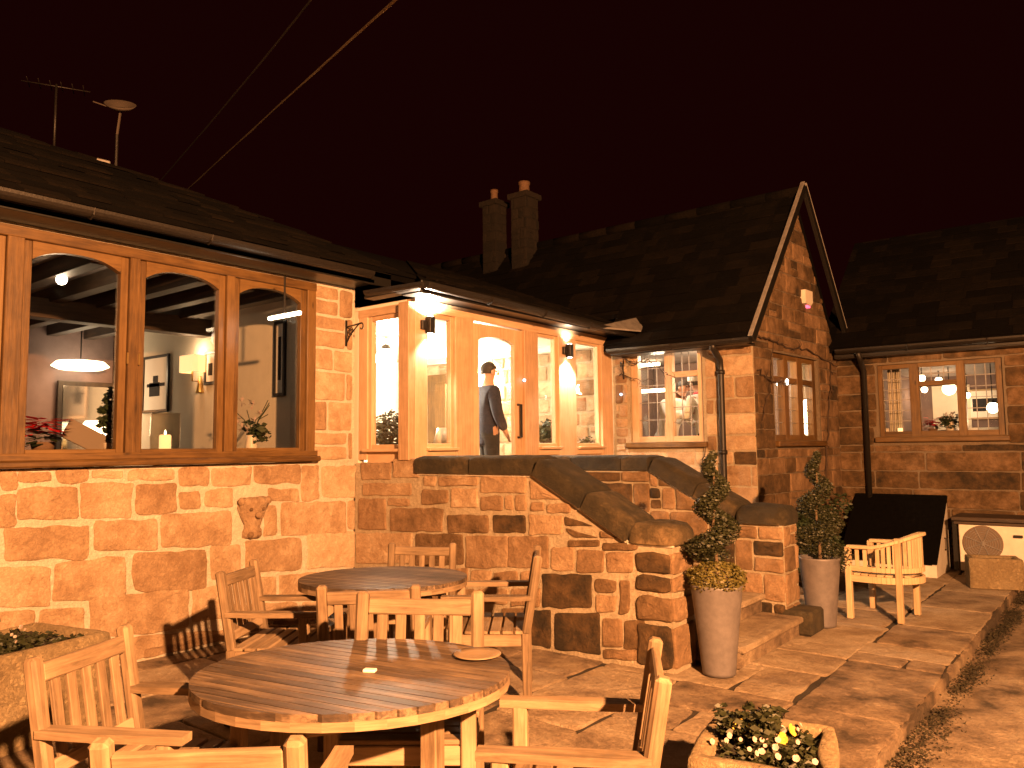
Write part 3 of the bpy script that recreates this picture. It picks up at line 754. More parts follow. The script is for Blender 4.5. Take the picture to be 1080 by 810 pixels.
# ---------------------------------------------------------------- STAIRCASE
st = thing('stone_staircase', 'rugged stone staircase with sloping mossy copings leading up to the porch', 'staircase', (-4.0, 6.0, 0))
SY = 5.15; m = MB(); O = Vector((0, SY, 0)); XE = -2.64; CZ = 1.385
prof = [(-6.08, 0), (XE, 0), (XE, .90), (-2.99, .90), (-3.87, CZ), (-6.08, CZ)]
m.prism([(x, SY, z - (.1 if z == 0 else 0)) for x, z in prof], Y, .33, .5)
m.prism([(-6.08, SY + .01, CZ), (-5.28, SY + .01, CZ), (-5.28, SY + .01, 1.47), (-6.08, SY + .01, 1.47)], Y, .2, .8)
m.cur = 1
Z6 = lambda x, y: (360 + x / 2.842, 460 + y / 2.842)
ss = [(60,80,150,130,.7),(156,66,236,125,.8),(66,140,210,178,.7),(52,187,135,280,.55),(148,216,305,286,.45),(142,186,206,210,.6),(45,290,215,382,.8),(55,395,215,430,.6),
 (246,120,284,150,.8),(290,120,412,150,.7),(242,160,320,204,.5),(328,157,410,215,.75),(418,118,556,171,.65),(418,179,486,224,.5),(491,177,516,222,.7),(521,177,556,225,.6),
 (568,196,610,226,.6),(616,200,690,230,.6),(320,236,442,290,.35),(456,236,552,291,.15),(563,236,664,296,.75),
 (222,293,366,388,.25),(375,298,500,396,.55),(500,300,622,396,.4),(630,332,700,405,.7),(706,342,788,410,.45),(794,348,874,408,.5),
 (222,396,380,450,.5),(388,402,450,450,.7),(456,406,530,450,.4),(538,404,592,450,.5),
 (603,414,751,515,.1),(762,430,824,467,.3),(763,475,824,529,.6),(835,430,865,535,.25),(222,458,400,540,.4),(408,456,500,505,.6),(508,456,596,510,.5),
 (568,520,628,640,.1),(480,515,560,636,.4),(640,530,776,656,.05),(785,545,842,632,.45),(850,553,912,640,.2),(380,545,470,630,.4),(222,548,372,630,.3),(786,640,912,672,.4)]
for (x0, y0, x1, y1, tn) in ss:
    P = []
    for (x, y) in ((x0, y1), (x1, y1), (x1, y0), (x0, y0)):
        u, v = Z6(x, y); p = at(u, v, 1, SY); P.append((p.x, max(.015, p.z)))
    stone(m, O, X, Zv, -Y, P, .014, tn, .007, .022)
for P, tn in (([(565,130),(568,190),(660,190)], .7), ([(668,240),(756,270),(672,268)], .2), ([(672,276),(770,302),(700,304),(678,290)], .3), ([(680,312),(776,312),(776,332),(680,332)], .3), ([(784,318),(890,320),(890,342),(784,342)], .25), ([(776,283),(830,306),(776,306)], .4)):
    Q = [(lambda p: (p.x, p.z))(at(*Z6(*q), 1, SY)) for q in P]; stone(m, O, X, Zv, -Y, Q, .014, tn, .005, .015)
xa = at(*Z6(885, 450), 1, SY).x; xb = XE
for (y0, y1, tn) in ((350, 411, .12), (419, 466, .15), (482, 552, .35), (566, 690, .12)):
    za = at(*Z6(940, y1), 1, SY).z; zb = at(*Z6(940, y0), 1, SY).z
    stone(m, O, X, Zv, -Y, [(xa + .01, max(.01, za)), (xb - .004, max(.01, za)), (xb - .004, zb), (xa + .01, zb)], .03, tn, .008, .03)
    stone(m, Vector((XE, 0, 0)), Y, Zv, X, [(SY - .01, max(.01, za)), (SY + .32, max(.01, za)), (SY + .32, zb), (SY - .01, zb)], .02, .5, .006, .03)
# inner faces towards the steps and the second parapet
S2 = 6.80; X2 = -2.42
prof2 = [(-5.25, 0), (X2, 0), (X2, .92), (-2.86, .92), (-3.70, 1.37), (-5.25, 1.37)]
m.cur = 0; m.prism([(x, S2, z - (.1 if z == 0 else 0)) for x, z in prof2], Y, .33, .4); m.cur = 1
courses(m, Vector((0, S2, 0)), X, Zv, -Y, [(-5.25, .0), (-3.70, .0), (-3.70, 1.37), (-5.25, 1.37)], hr=(.18, .3), wr=(.25, .55), joint=.02, tone=(.2, .75), seed=41, dark=.3, depth=.016)
courses(m, Vector((0, S2, 0)), X, Zv, -Y, [(-3.70, .0), (-2.86, .0), (-2.86, .90), (-3.70, 1.37)], hr=(.2, .32), wr=(.3, .5), joint=.02, tone=(.1, .6), seed=43, dark=.3, depth=.018)
courses(m, Vector((0, S2, 0)), X, Zv, -Y, [(-2.86, .0), (X2, .0), (X2, .90), (-2.86, .90)], hr=(.2, .32), wr=(.25, .5), joint=.02, tone=(.1, .6), seed=44, dark=.3, depth=.018)
courses(m, Vector((X2, 0, 0)), Y, Zv, X, [(S2, 0), (S2 + .33, 0), (S2 + .33, .9), (S2, .9)], hr=(.2, .3), wr=(.33, .4), joint=.015, tone=(.3, .6), seed=45)
courses(m, Vector((0, SY + .33, 0)), X, Zv, Y, [(-5.25, .7), (-3.9, .7), (-3.9, 1.37), (-5.25, 1.37)], hr=(.2, .3), wr=(.3, .5), seed=46)
m.build('parapet_wall', [MORTD, SAND], st)
# copings: rounded slabs
def coping(p0, p1, w, h, tn, name='coping', ends=(0, 0)):
    m = MB(); p0 = Vector(p0); p1 = Vector(p1); d = (p1 - p0).normalized(); upn = Y.cross(d); 
    if upn.z < 0: upn = -upn
    L = (p1 - p0).length; K = 12; prof = []
    for k in range(K + 1):
        a = pi * k / K; prof.append((abs(cos(a)) ** .42 * (1 if cos(a) > 0 else -1) * w / 2, h * (.62 + .38 * sin(a) ** .5)))
    prof = [(w / 2, 0)] + prof + [(-w / 2, 0)]
    n_ = len(prof); R = max(4, int(L / .05)); vs = []; fs = []; sd = random.uniform(0, 50); m.smooth = True
    for r in range(R + 1):
        t = r / R; e = min(t, 1 - t) * L; sh = 1 - .10 * max(0, 1 - e / .04) ** 2
        for (a, b) in prof:
            q = p0 + d * (L * t) + Y * (a * (.97 + .03 * sh)) + upn * (b * sh)
            w_ = noise.noise((q.x * 6 + sd, q.y * 6, q.z * 6)) * .006 + noise.noise((q.x * 22 + sd, q.y * 22, q.z * 22)) * .005
            vs.append(q + (upn * .8 + Y * (1 if a > 0 else -1) * .5) * (w_ if b > .005 else 0))
    for r in range(R):
        for k in range(n_ - 1): fs.append((r * n_ + k, r * n_ + k + 1, (r + 1) * n_ + k + 1, (r + 1) * n_ + k))
    m.add(vs, fs, tn); m.smooth = False
    m.add([vs[k] for k in range(n_)], [tuple(range(n_))], tn); m.add([vs[R * n_ + k] for k in range(n_)], [tuple(range(n_))[::-1]], tn)
    return m.build(name, COPE, st)
yc = SY + .15
coping((-5.20, yc, CZ), (-4.55, yc, CZ), .40, .155, .4); coping((-4.53, yc, CZ), (-3.86, yc, CZ + .0), .40, .155, .3)
coping((-3.85, yc, CZ + .0), (-3.40, yc, 1.135), .41, .16, .25); coping((-3.385, yc, 1.127), (-3.0, yc, .905), .41, .165, .55)
yc2 = S2 + .15
coping((-5.22, yc2, 1.37), (-4.60, yc2, 1.37), .40, .15, .5); coping((-4.58, yc2, 1.37), (-4.0, yc2, 1.37), .40, .15, .15); coping((-3.99, yc2, 1.37), (-3.70, yc2, 1.37), .40, .15, .3)
coping((-3.69, yc2, 1.37), (-3.25, yc2, 1.135), .40, .16, .3); coping((-3.24, yc2, 1.13), (-2.88, yc2, .935), .40, .16, .5)
def capst(c, sx, sy, h, tn):
    m = MB(); m.smooth = True; K = 18; rings = [(1.0, 0), (1.02, .35), (.97, .62), (.80, .90), (.45, 1.0)]; vs = []; sd = random.uniform(0, 9)
    for s_, z_ in rings:
        for k in range(K * 2):
            a = pi * k / K; q = 6.0; cx = abs(cos(a)) ** (2 / q) * (1 if cos(a) > 0 else -1); cy = abs(sin(a)) ** (2 / q) * (1 if sin(a) > 0 else -1)
            v = Vector((cx * sx / 2 * s_, cy * sy / 2 * s_, z_ * h)); v += v.normalized() * noise.noise((v * 9 + Vector((sd, 0, 0)))) * .022 * (z_ > .1)
            vs.append(Vector(c) + v)
    n_ = K * 2; fs = [(r * n_ + k, r * n_ + (k + 1) % n_, (r + 1) * n_ + (k + 1) % n_, (r + 1) * n_ + k) for r in range(4) for k in range(n_)] + [tuple(4 * n_ + k for k in range(n_))]
    m.add(vs, fs, tn); m.build('cap_stone', COPE, st)
capst((-2.80, SY + .155, .895), .40, .40, .15, .72)
mf = MB(); mf.bar((-5.2, SY - .006, CZ - .006), (-3.86, SY - .006, CZ - .006), .022, .03, .8, Zv); mf.bar((-3.87, SY - .006, CZ - .004), (-3.0, SY - .006, .90), .03, .03, .9); mf.bar((-3.0, SY - .006, .893), (-2.62, SY - .006, .893), .022, .03, .8, Zv); mf.build('bedding_mortar', MORT, st); mf = MB()
mf.bar((-5.2, S2 - .006, 1.365), (-3.69, S2 - .006, 1.365), .022, .03, .8, Zv); mf.bar((-3.70, S2 - .006, 1.365), (-2.88, S2 - .006, .925), .03, .03, .9); mf.bar((-2.88, S2 - .006, .915), (-2.43, S2 - .006, .915), .022, .03, .8, Zv); mf.build('bedding_mortar', MORT, st)
capst((-2.62, S2 + .155, .915), .46, .42, .16, .3)
# steps and landing
m = MB()
nS = 5
for k in range(nS):
    x1 = -2.30 - k * .32; z1_ = .16 * (k + 1)
    yA = SY + .335 if k else SY + .36; yB = S2 - .01
    m.box(((x1 - 5.25) / 2, (yA + yB) / 2, z1_ - .10), (x1 + 5.25 - .02, yB - yA, .11), tone=.35)
    m.box(((x1 + .03 - 5.25) / 2, (yA + yB) / 2, z1_ - .025), (x1 + .03 + 5.25, yB - yA, .05), tone=random.uniform(.5, .8), bev=.012)
m.build('steps', FLAG, st)
# small bottom quoin beside the steps
m = MB(); m.box((-2.35, S2 + .14, .10), (.3, .34, .2), tone=.15, bev=.02); m.build('plinth_stone', DARKST, st)

# ---------------------------------------------------------------- RIGHT WING
rw = thing('service_wing', 'long brown stone wing on the far right with a three light window', 'building', (-1.5, 11.5, 0))
RYW = 11.5; m = MB(); O = Vector((0, RYW, 0)); wx = lambda u: at(u, 420, 1, RYW).x
hw = (wx(926), 1.70, wx(1059), 2.68)
wall_boxes(m, O, X, -Y, -3.3, 5, -.1, 2.85, [hw], .3, .3); m.cur = 1
courses(m, O, X, Zv, -Y, [(-3.25, 0), (5, 0), (5, 2.84), (-3.25, 2.84)], hr=(.225, .26), wr=(.45, 1.25), joint=.016, tone=(.12, .36), seed=52, holes=[(hw[0] - .02, hw[1] - .11, hw[2] + .02, hw[3] + .02)], split=0, dark=.12)
m.build('wall', [MORTN, SAND], rw)
sx_ = [(930.5, 959), (969, 1009), (1018, 1051)]; cols = [(wx(a), wx(b)) for a, b in sx_]
casement(rw, O, X, -Y, *hw, cols, [None, 2.40, None], PINE, [(cols[0][0], cols[0][1], 1.77, 2.62, 3, 6), (cols[1][0], cols[1][1], 2.44, 2.62, 3, 2), (cols[2][0], cols[2][1], 1.77, 2.62, 3, 6)])
m = MB(); pr = radians(42); ur = Vector((0, cos(pr), sin(pr)))
roof_courses(m, Vector((-3.4, 11.22, 2.93)), Vector((5, 11.22, 2.93)), ur, [(0, 0), (8.4, 0), (8.4, 2.9), (0, 2.9)], seed=16, course=.18)
m.prism([Vector((x, 11.22, 2.92)) + ur * t for x, t in ((-3.4, 0), (5, 0), (5, 2.9), (-3.4, 2.9))], -Zv, .05, .3)
m.prism([Vector((x, 11.22, 2.92)) + ur * 2.9 + Vector((0, t * .74, -t * .67)) for x, t in ((-3.4, 0), (5, 0), (5, 2.9), (-3.4, 2.9))], -Zv, .05, .3)
m.build('roof', SLATE, rw)
m = MB(); gutter(m, (-3.15, 11.16, 2.90), (5, 11.16, 2.86)); m.bar((-3.2, 11.26, 2.87), (5, 11.26, 2.85), .03, .14, .3, Zv); m.bar((-3.2, 11.37, 2.80), (5, 11.37, 2.79), .22, .03, .3, Zv); m.build('gutter', CASTIRON, rw)
m = MB(); m.smooth = True; dx = wx(914)
m.tube([(dx, 11.16, 2.84), (dx, 11.3, 2.72), (dx, 11.42, 2.6), (dx, 11.42, .1)], .036, 10, .4); m.build('downpipe', CASTIRON, rw)
m = MB(); m.box((0, 14.0, .82), (6.6, 4.6, .04)); m.build('floor', FLOORW, rw)
m = MB(); m.box((0, 16.0, 1.9), (6.6, .1, 2.1)); m.box((-3.2, 13.9, 1.9), (.1, 4.2, 2.1)); m.box((3.2, 13.9, 1.9), (.1, 4.2, 2.1)); m.build('interior_wall', MAUVE, rw)
m = MB(); m.box((0, 13.9, 2.83), (6.6, 4.3, .04)); m.build('ceiling', CEIL, rw)
# ================================================================== FURNITURE
random.seed(77)
def make_chair():
    r = thing('garden_armchair', 'x', 'chair', (0, 0, 0))
    W = .56; D = .50; w = .055
    for sx in (-1, 1):
        m = MB(); x = sx * (W / 2 - w / 2)
        m.bar((x, D / 2 - .03, 0), (x, D / 2 - .03, .625), w, w, None, Y, .006); m.build('leg', TEAK, r, True)
        m = MB(); m.bar((x, -D / 2 + .03, 0), (x, -D / 2 + .035, .43), w, w, None, Y, .006)
        m.bar((x, -D / 2 + .035, .42), (x, -D / 2 - .045, .885), w, w * .95, None, Y, .012); m.build('leg', TEAK, r, True)
        m = MB(); n0 = 0
        # shaped arm: gently bowed plank with rounded front
        P = []
        for k in range(9):
            t = k / 8; yy = -D / 2 - .0 + (D + .045) * t; wd = .031 + .008 * sin(pi * min(1, t * 1.2)) * (1 if t < .9 else .6)
            P.append((x + sx * .004, yy, wd))
        out = [(a + b, y_) for a, y_, b in P] + [(a - b, y_) for a, y_, b in P[::-1]]
        m.prism([(a, b, .622) for a, b in out], Zv, .028, random.random()); m.build('armrest', TEAK, r, True)
    m = MB()
    m.bar((-W / 2 + w, D / 2 - .03, .385), (W / 2 - w, D / 2 - .03, .385), .03, .07, None, Zv); m.bar((-W / 2 + w, -D / 2 + .03, .385), (W / 2 - w, -D / 2 + .03, .385), .03, .07, None, Zv)
    for sx in (-1, 1): m.bar((sx * (W / 2 - w / 2), -D / 2 + .055, .385), (sx * (W / 2 - w / 2), D / 2 - .055, .385), .03, .07, None, Zv)
    for k in range(6): m.bar((-W / 2 + .01, -D / 2 + .07 + k * .076, .432), (W / 2 - .01, -D / 2 + .07 + k * .076, .432), .062, .02, None, Zv)
    m.build('seat', TEAK, r, True)
    m = MB(); yb = lambda z: -D / 2 + .035 - .08 * (z - .42) / .465
    m.bar((-W / 2 + w, yb(.815), .815), (W / 2 - w, yb(.825), .825), .068, .030, None, Vector((0, 1, .17)), .006)
    m.bar((-W / 2 + w, yb(.50), .50), (W / 2 - w, yb(.50), .50), .055, .028, None, Vector((0, 1, .17)), .006)
    for k in range(5):
        x = (k - 2) * .082; m.bar((x, yb(.51), .51), (x, yb(.79), .79), .045, .016, None, Y, .003)
    m.build('backrest', TEAK, r, True)
    return r
chairs = [  # back-centre x, y, facing vector, label, scale
 (-3.17, 1.38, (.86, .50), 'weathered teak armchair at the left end of the near round table, beside the flower trough', 1.0),
 (-1.925, 1.125, (-.62, .78), 'nearest teak armchair, its back to us, cut off by the bottom edge of the picture', .98),
 (-1.335, 2.44, (-.86, -.51), 'teak armchair seen side on at the right of the near round table', 1.0),
 (-2.62, 2.60, (.60, -.80), 'teak armchair behind the near round table, facing us, its slats brightly lit', 1.06),
 (-3.26, 2.86, (-.62, .78), 'teak armchair standing between the two round tables with its back to us', .99),
 (-4.43, 2.84, (.82, .57), 'teak armchair near the stone wall throwing the black shadow of its back', 1.0),
 (-4.45, 4.45, (.55, -.83), 'farthest teak armchair, only its back showing beyond the far round table', .97),
 (-3.17, 4.20, (-.80, -.60), 'teak armchair seen side on against the stair wall, right of the far table', 1.04),
]
proto = make_chair()
for i, (x, y, f, lab, s) in enumerate(chairs):
    o = proto if i == 0 else copy_tree(proto)
    f = Vector((*f, 0)).normalized(); o.location = (x + f.x * .27, y + f.y * .27, 0.004); o.rotation_euler = (0, 0, atan2(f.y, f.x) - pi / 2); o.scale = (s, s, s)
    tag(o, lab, 'chair', 'teak armchairs around the round tables')

def make_table(name, c, R, ang, label, seed, la=0, ov=.84):
    random.seed(seed); r = thing(name, label, 'table', (c[0], c[1], 0.004), ang, 'round teak garden tables')
    em = YAW - ang; EL = lambda a, rr=R: (rr * cos(a) * cos(em) - rr * ov * sin(a) * sin(em), rr * cos(a) * sin(em) + rr * ov * sin(a) * cos(em))
    m = MB(); circ = [EL(2 * pi * k / 72) for k in range(72)]; w = .052; n = int(2 * R / w) + 1; w = 2 * R / n
    for k in range(n):
        y0 = -R + k * w + .0032; y1 = -R + (k + 1) * w - .0032
        P = clip(clip(circ, (0, -1, -y0)), (0, 1, y1))
        if len(P) > 2: m.prism([(a, b, .705) for a, b in P], Zv, .026, random.random())
    m.build('tabletop', TEAKD, r, True)
    m = MB()
    for k in range(36):
        a0, a1 = 2 * pi * k / 36, 2 * pi * (k + 1) / 36
        m.prism([(*EL(a0), .672), (*EL(a1), .672), (*EL(a1, R - .075), .672), (*EL(a0, R - .075), .672)], Zv, .0325, .5)
    m.build('rim', TEAK, r, True)
    L = R * .58
    m = MB()
    for a in range(4):
        p = Vector((cos(a * pi / 2 + la), sin(a * pi / 2 + la), 0)) * L; q = Vector((cos(a * pi / 2 + pi / 2 + la), sin(a * pi / 2 + pi / 2 + la), 0)) * L
        m.bar(p.lerp(q, .08) + Zv * .63, p.lerp(q, .92) + Zv * .63, .028, .085, None, Zv)
    m.build('apron', TEAK, r, True)
    for a in range(4):
        p = Vector((cos(a * pi / 2 + la), sin(a * pi / 2 + la), 0)) * L
        m = MB(); m.bar(p, p + Zv * .70, .07, .07, None, Vector((cos(la), sin(la), 0)), .006); m.build('leg', TEAK, r, True)
    return r
make_table('round_table', (-2.465, 2.085), .615, radians(11), 'nearest complete round teak table with worn streaky planks and a scrap of paper on it', 3, radians(14 - 11))
make_table('round_table', (-4.07, 3.70), .57, radians(14), 'smaller looking round teak table farther back, by the stone stair wall', 4)
make_table('round_table', (-2.42, .33), .60, radians(30), 'round teak table cut off in the bottom left corner of the picture', 5)
m = MB(); pp_ = at(390, 708, 2, .737); m.box((pp_.x, pp_.y, .7405), (.05, .03, .012), .5, .8, .003); tag(m.build('folded_note', PAPER, loc=(pp_.x, pp_.y, .735)), 'small folded white paper lying on the near round table', 'paper')
m = MB(); pp_ = at(512, 690, 2, .737); m.smooth = True; m.lathe((0, 0, 0), [(.04, 0), (.07, .004), (.10, .010), (.098, .013), (.065, .008), (.001, .006)], 32, .8);  # shallow disc standing for an unclear pale patch on the tabletop
o = m.build('pale_disc', simple('disc_brown', (.24, .17, .105), .4), local=True); o.location = (pp_.x - .01, pp_.y - .04, .736); tag(o, 'pale round disc at the right edge of the near table', 'dish')

# curved-back garden seat
f = Vector((-.97, .08, 0)).normalized()
cb = Vector((-1.86, 8.0, 0)); sd_ = Vector((-f.y, f.x, 0))
seat = thing('curved_garden_seat', 'pale new teak tub seat with a curved slatted back before the black hatch', 'chair', cb, atan2(f.y, f.x) - pi / 2)
random.seed(5)
def crv(t, r=1.0):   # t 0..1 from left arm end round the back to right arm end (local, +y front)
    a = pi * (1 - t) ; return Vector((cos(a) * .30 * r, -sin(a) * .34 * r + .0, 0)) + Vector((0, .10 if False else .06, 0))
def topz(t): return .66 + .12 * sin(pi * t) ** 1.3
K = 28; m = MB()
pts = [Vector((-.30, .27, .655))] + [crv(k / K) + Zv * topz(k / K) for k in range(K + 1)] + [Vector((.30, .27, .655))]
for k in range(len(pts) - 1):
    a, b = pts[k], pts[k + 1]; d = (b - a).normalized(); m.bar(a - d * .005, b + d * .005, .065, .032, .6, Zv, .006)
m.build('top_rail', BENCHW, seat, True)
m = MB()
for k in range(1, 22):
    t = k / 22; p = crv(t, .985); m.bar(p + Zv * .455, p + Zv * (topz(t) - .01), .034, .014, None, Vector((cos(pi * (1 - t)), -sin(pi * (1 - t)), 0)), .002)
for s_ in (-1, 1):
    for yy in (.12, .19): m.bar((s_ * .297, yy, .455), (s_ * .297, yy, .64), .014, .034, None, Y, .002)
pts = [Vector((-.30, .27, .46))] + [crv(k / K) + Zv * .46 for k in range(K + 1)] + [Vector((.30, .27, .46))]
for k in range(len(pts) - 1): m.bar(pts[k], pts[k + 1], .026, .045, .6, Zv, .003)
m.build('backrest', BENCHW, seat, True)
m = MB()
pts = [Vector((-.30, .27, .37))] + [crv(k / K) + Zv * .37 for k in range(K + 1)] + [Vector((.30, .27, .37)), Vector((-.30, .27, .37))]
for k in range(len(pts) - 1): m.bar(pts[k], pts[k + 1], .026, .06, .6, Zv, .003)
for k in range(8):
    yy = -.20 + k * .068; hx = .28 if yy > 0 else .30 * sqrt(max(.05, 1 - ((yy - .06) / .34) ** 2)) - .02
    m.bar((-hx, yy, .405), (hx, yy, .405), .055, .02, None, Zv)
m.build('seat', BENCHW, seat, True)
for (x, y, h) in ((-.30, .27, .655), (.30, .27, .655), (-.24, -.15, .75), (.24, -.15, .75)):
    m = MB(); m.bar((x, y, 0), (x, y, h), .052, .052, None, Y, .005); m.build('leg', BENCHW, seat, True)

# ================================================================== PLANTS
def leaf_cloud(mb, c, rad, n, s, tone=(.1, .9), shell=.6):
    for k in range(n):
        d = Vector((random.gauss(0, 1), random.gauss(0, 1), random.gauss(0, 1))).normalized()
        r = shell + (1 - shell) * random.random() ** .5; r *= 1 + .16 * noise.noise(d * 3 + Vector(c) * 5)
        p = Vector(c) + Vector((d.x * rad[0], d.y * rad[1], d.z * rad[2])) * r
        a = (d + Vector((random.gauss(0, .7), random.gauss(0, .7), random.gauss(0, .7)))).normalized(); x, y = frame_of(a)
        q = random.uniform(.6, 1.3) * s; mb.add([p - x * q * .5, p + y * q * .32, p + x * q * .6, p - y * q * .32], [(0, 1, 2, 3)], random.uniform(*tone))
def tall_pot(name, c, h, rt, rb, label, tilt=0):
    m = MB(); m.smooth = True
    m.lathe((0, 0, 0), [(rb, 0), (rb * 1.01, .02), (rb + (rt - rb) * .5, h * .5), (rt, h * .97), (rt + .006, h), (rt - .02, h), (rt - .03, h - .05), (rt * .6, h - .055), (.001, h - .055)], 32, .5)
    o = m.build(name, ZINC, local=True); o.location = c; return tag(o, label, 'pot', 'tall grey planters')
c1 = (-2.39, 5.33, .004); c2 = (-2.27, 7.26, .004)
tall_pot('tall_planter', c1, .62, .18, .115, 'tall grey planter nearer the camera, beside the first stair pier')
tall_pot('tall_planter', c2, .60, .175, .12, 'tall grey planter farther back, beside the second stair pier')
def topiary(c, zb, H, mat, label, base, turns, ph, R0=.16, seed=1):
    random.seed(seed); r = thing('spiral_topiary', label, 'topiary', (c[0], c[1], zb), 0, 'spiral topiaries in grey planters')
    m = MB(); m.smooth = True; m.tube([Vector((c[0] + .01 * sin(k), c[1] + .01 * cos(k * 2), zb - .05 + (H) * k / 10)) for k in range(10)], [.016 - .001 * k for k in range(10)], 8); m.build('stem', STEM, r)
    m = MB(); nn = 90
    for k in range(nn):
        t = k / nn; a = ph + 2 * pi * turns * t; R = R0 * (1 - t) ** .8 * .62 + .012; rr = (R0 * .66) * (1 - t) ** .75 + .028
        p = (c[0] + cos(a) * R, c[1] + sin(a) * R, zb + base + (H - base) * t)
        leaf_cloud(m, p, (rr, rr, rr * .62), int(150 * (1 - t) + 40), .020, (.1, .9), .55)
    m.build('foliage', mat, r)
    if base > .1:
        m = MB(); leaf_cloud(m, (c[0], c[1], zb + .08), (.205, .205, .125), 3600, .022, (.2, .9), .75); m.build('skirt_foliage', LEAFY, r)
topiary(c1, .58, .98, LEAF, 'spiral topiary with a round yellow green skirt in the nearer grey planter', .22, 2.6, 2.0, .15, 3)
topiary(c2, .56, .98, LEAF, 'bushier spiral topiary in the farther grey planter by the gable wall', .04, 3.0, .4, .20, 4)

def trough(name, corners, h, wall, label, mat=TROUGH, seed=1):
    """hollow stone trough from four plan corners"""
    rs = random.Random(seed); c = sum((Vector(p) for p in corners), Vector((0, 0))) / 4
    r = thing(name, label, 'planter', (c.x, c.y, 0))
    m = MB(); K = 12; outer = []
    for i in range(4):
        a = Vector(corners[i]); b = Vector(corners[(i + 1) % 4])
        for k in range(K):
            p = a.lerp(b, k / K); 
            if k == 0: p = p + (c - p) * .012
            outer.append(p)
    inner = [p + (c - p) * min(.45, wall / max(.05, (c - p).length) * 1.15) for p in outer]
    n_ = len(outer); rings = [(outer, 0, 0), (outer, h * .3, 1), (outer, h * .6, 1), (outer, h * .88, 1), ([p + (c - p) * .02 for p in outer], h * .98, 1), ([p + (c - p) * .06 for p in outer], h, .5), ([p + (q - p) * .8 for p, q in zip(outer, inner)], h, .5), (inner, h - .02, .4), (inner, h - .14, 0)]
    vs = []; m.smooth = True
    for ps, z, wv in rings:
        for p in ps:
            q = Vector((p.x, p.y, z)); s = noise.noise(q * 5 + Vector((seed, 0, 0))) * .010 * wv + noise.noise(q * 16) * .006 * wv
            dd = Vector((p.x - c.x, p.y - c.y, 0)).normalized(); vs.append(q + dd * s + Zv * s * (.6 if z > h * .5 else 0))
    fs = [(r_ * n_ + k, r_ * n_ + (k + 1) % n_, (r_ + 1) * n_ + (k + 1) % n_, (r_ + 1) * n_ + k) for r_ in range(len(rings) - 1) for k in range(n_)]
    m.add(vs, fs, .6); m.build('basin', mat, r)
    s = MB(); s.add([(p.x, p.y, h - .06 + .02 * rs.random()) for p in inner], [tuple(range(n_))], .3); s.build('soil', SOIL, r)
    return r, inner, c
# front trough with winter pansies
T1 = [(-1.50, 2.99), (-.92, 3.08), (-1.12, 3.72), (-1.64, 3.62)]
trough('stone_trough', T1, .35, .075, 'square stone trough of yellow pansies at the bottom right', seed=2)
def pansies(pts, z, n, seed, spread, label, tall=None, ny=9, nw=48):
    random.seed(seed); c = sum((Vector(p) for p in pts), Vector((0, 0))) / len(pts)
    r = thing('pansy_plants', label, 'flowers', (c.x, c.y, z - .05))
    def rp():
        i = random.randrange(4); a, b = Vector(pts[i]), Vector(pts[(i + 1) % 4]); p = a.lerp(b, random.random()); return p.lerp(c, random.random() ** .7 * .9 + .14)
    m = MB()
    for k in range(n):
        p = rp(); hh = spread * (.3 + .7 * random.random()) * (1.2 - (p - c).length * 1.2)
        if tall and (p - Vector(tall)).length < .16: hh += .13 * random.random()
        leaf_cloud(m, (p.x, p.y, z - .04 + hh), (.03, .03, .02), 7, .034, (.1, .9), .3)
    m.build('foliage', LEAF, r)
    for mt, nm, cnt in ((PETALY, 'yellow_flower', ny), (PETALW, 'pale_flower', nw)):
        for k in range(cnt):
            m = MB()
            p = rp(); hh = spread * (1.0 + .3 * random.random()) * (1.2 - (p - c).length * 1.2)
            if mt is PETALY: p = Vector(tall if tall else c) + Vector((random.gauss(.10, .07), random.gauss(-.04, .06))); hh = spread * random.uniform(.9, 1.5)
            q = Vector((p.x, p.y, z + hh - .02)); d = Vector((.6 + random.gauss(0, .4), -.6 + random.gauss(0, .4), .5)).normalized(); x, y = frame_of(d); s = random.uniform(.010, .020) * (1.2 if mt is PETALY else .62)
            for j in range(5):
                a = 2 * pi * j / 5; e = x * cos(a) + y * sin(a); g = x * -sin(a) + y * cos(a)
                m.add([q, q + e * s * .5 + g * s * .62, q + e * s * 1.05 + g * s * .5 + d * s * .2, q + e * s * 1.2 + d * s * .3, q + e * s * 1.05 - g * s * .5 + d * s * .15, q + e * s * .5 - g * s * .62], [(0, 1, 2, 3, 4, 5)], random.random())
            m.build(nm, mt, r)
pansies(T1, .31, 420, 5, .07, 'yellow and pale pansies with dark leaves in the front stone trough', tall=(-1.42, 3.40))
# left trough under the windows
T2 = [(-5.30, .7), (-4.62, .95), (-4.95, 2.30), (-5.62, 2.15)]
trough('stone_trough', T2, .52, .08, 'long stone trough with dark planting at the left edge under the windows', seed=8)
pansies(T2, .50, 520, 9, .09, 'low dark planting with a few pale flowers in the left trough', tall=(-5.2, 1.6), ny=3, nw=16)
# small trough before the white cabinet
T3 = [(-1.52, 10.05), (-1.02, 10.22), (-1.12, 10.55), (-1.62, 10.38)]
trough('stone_trough', T3, .33, .06, 'small square stone trough in front of the white cabinet', seed=11)
# low shrub by wall between gable and hatch
r = thing('wall_shrub', 'dark low shrub growing in the corner under the gable window', 'shrub', (-3.1, 9.6, 0)); random.seed(15)
m = MB()
for k in range(30): leaf_cloud(m, (-3.12 + random.gauss(0, .10), 9.9 + random.uniform(-.9, .8), random.uniform(.15, .85)), (.14, .18, .16), 150, .05)
m.build('foliage', LEAFD, r)
m = MB(); [m.tube([(-3.15, 9.9 + k * .12, 0), (-3.15 + random.gauss(0, .08), 9.9 + k * .3, .8)], .008, 5) for k in range(-3, 4)]; m.build('stem', TWIG, r)
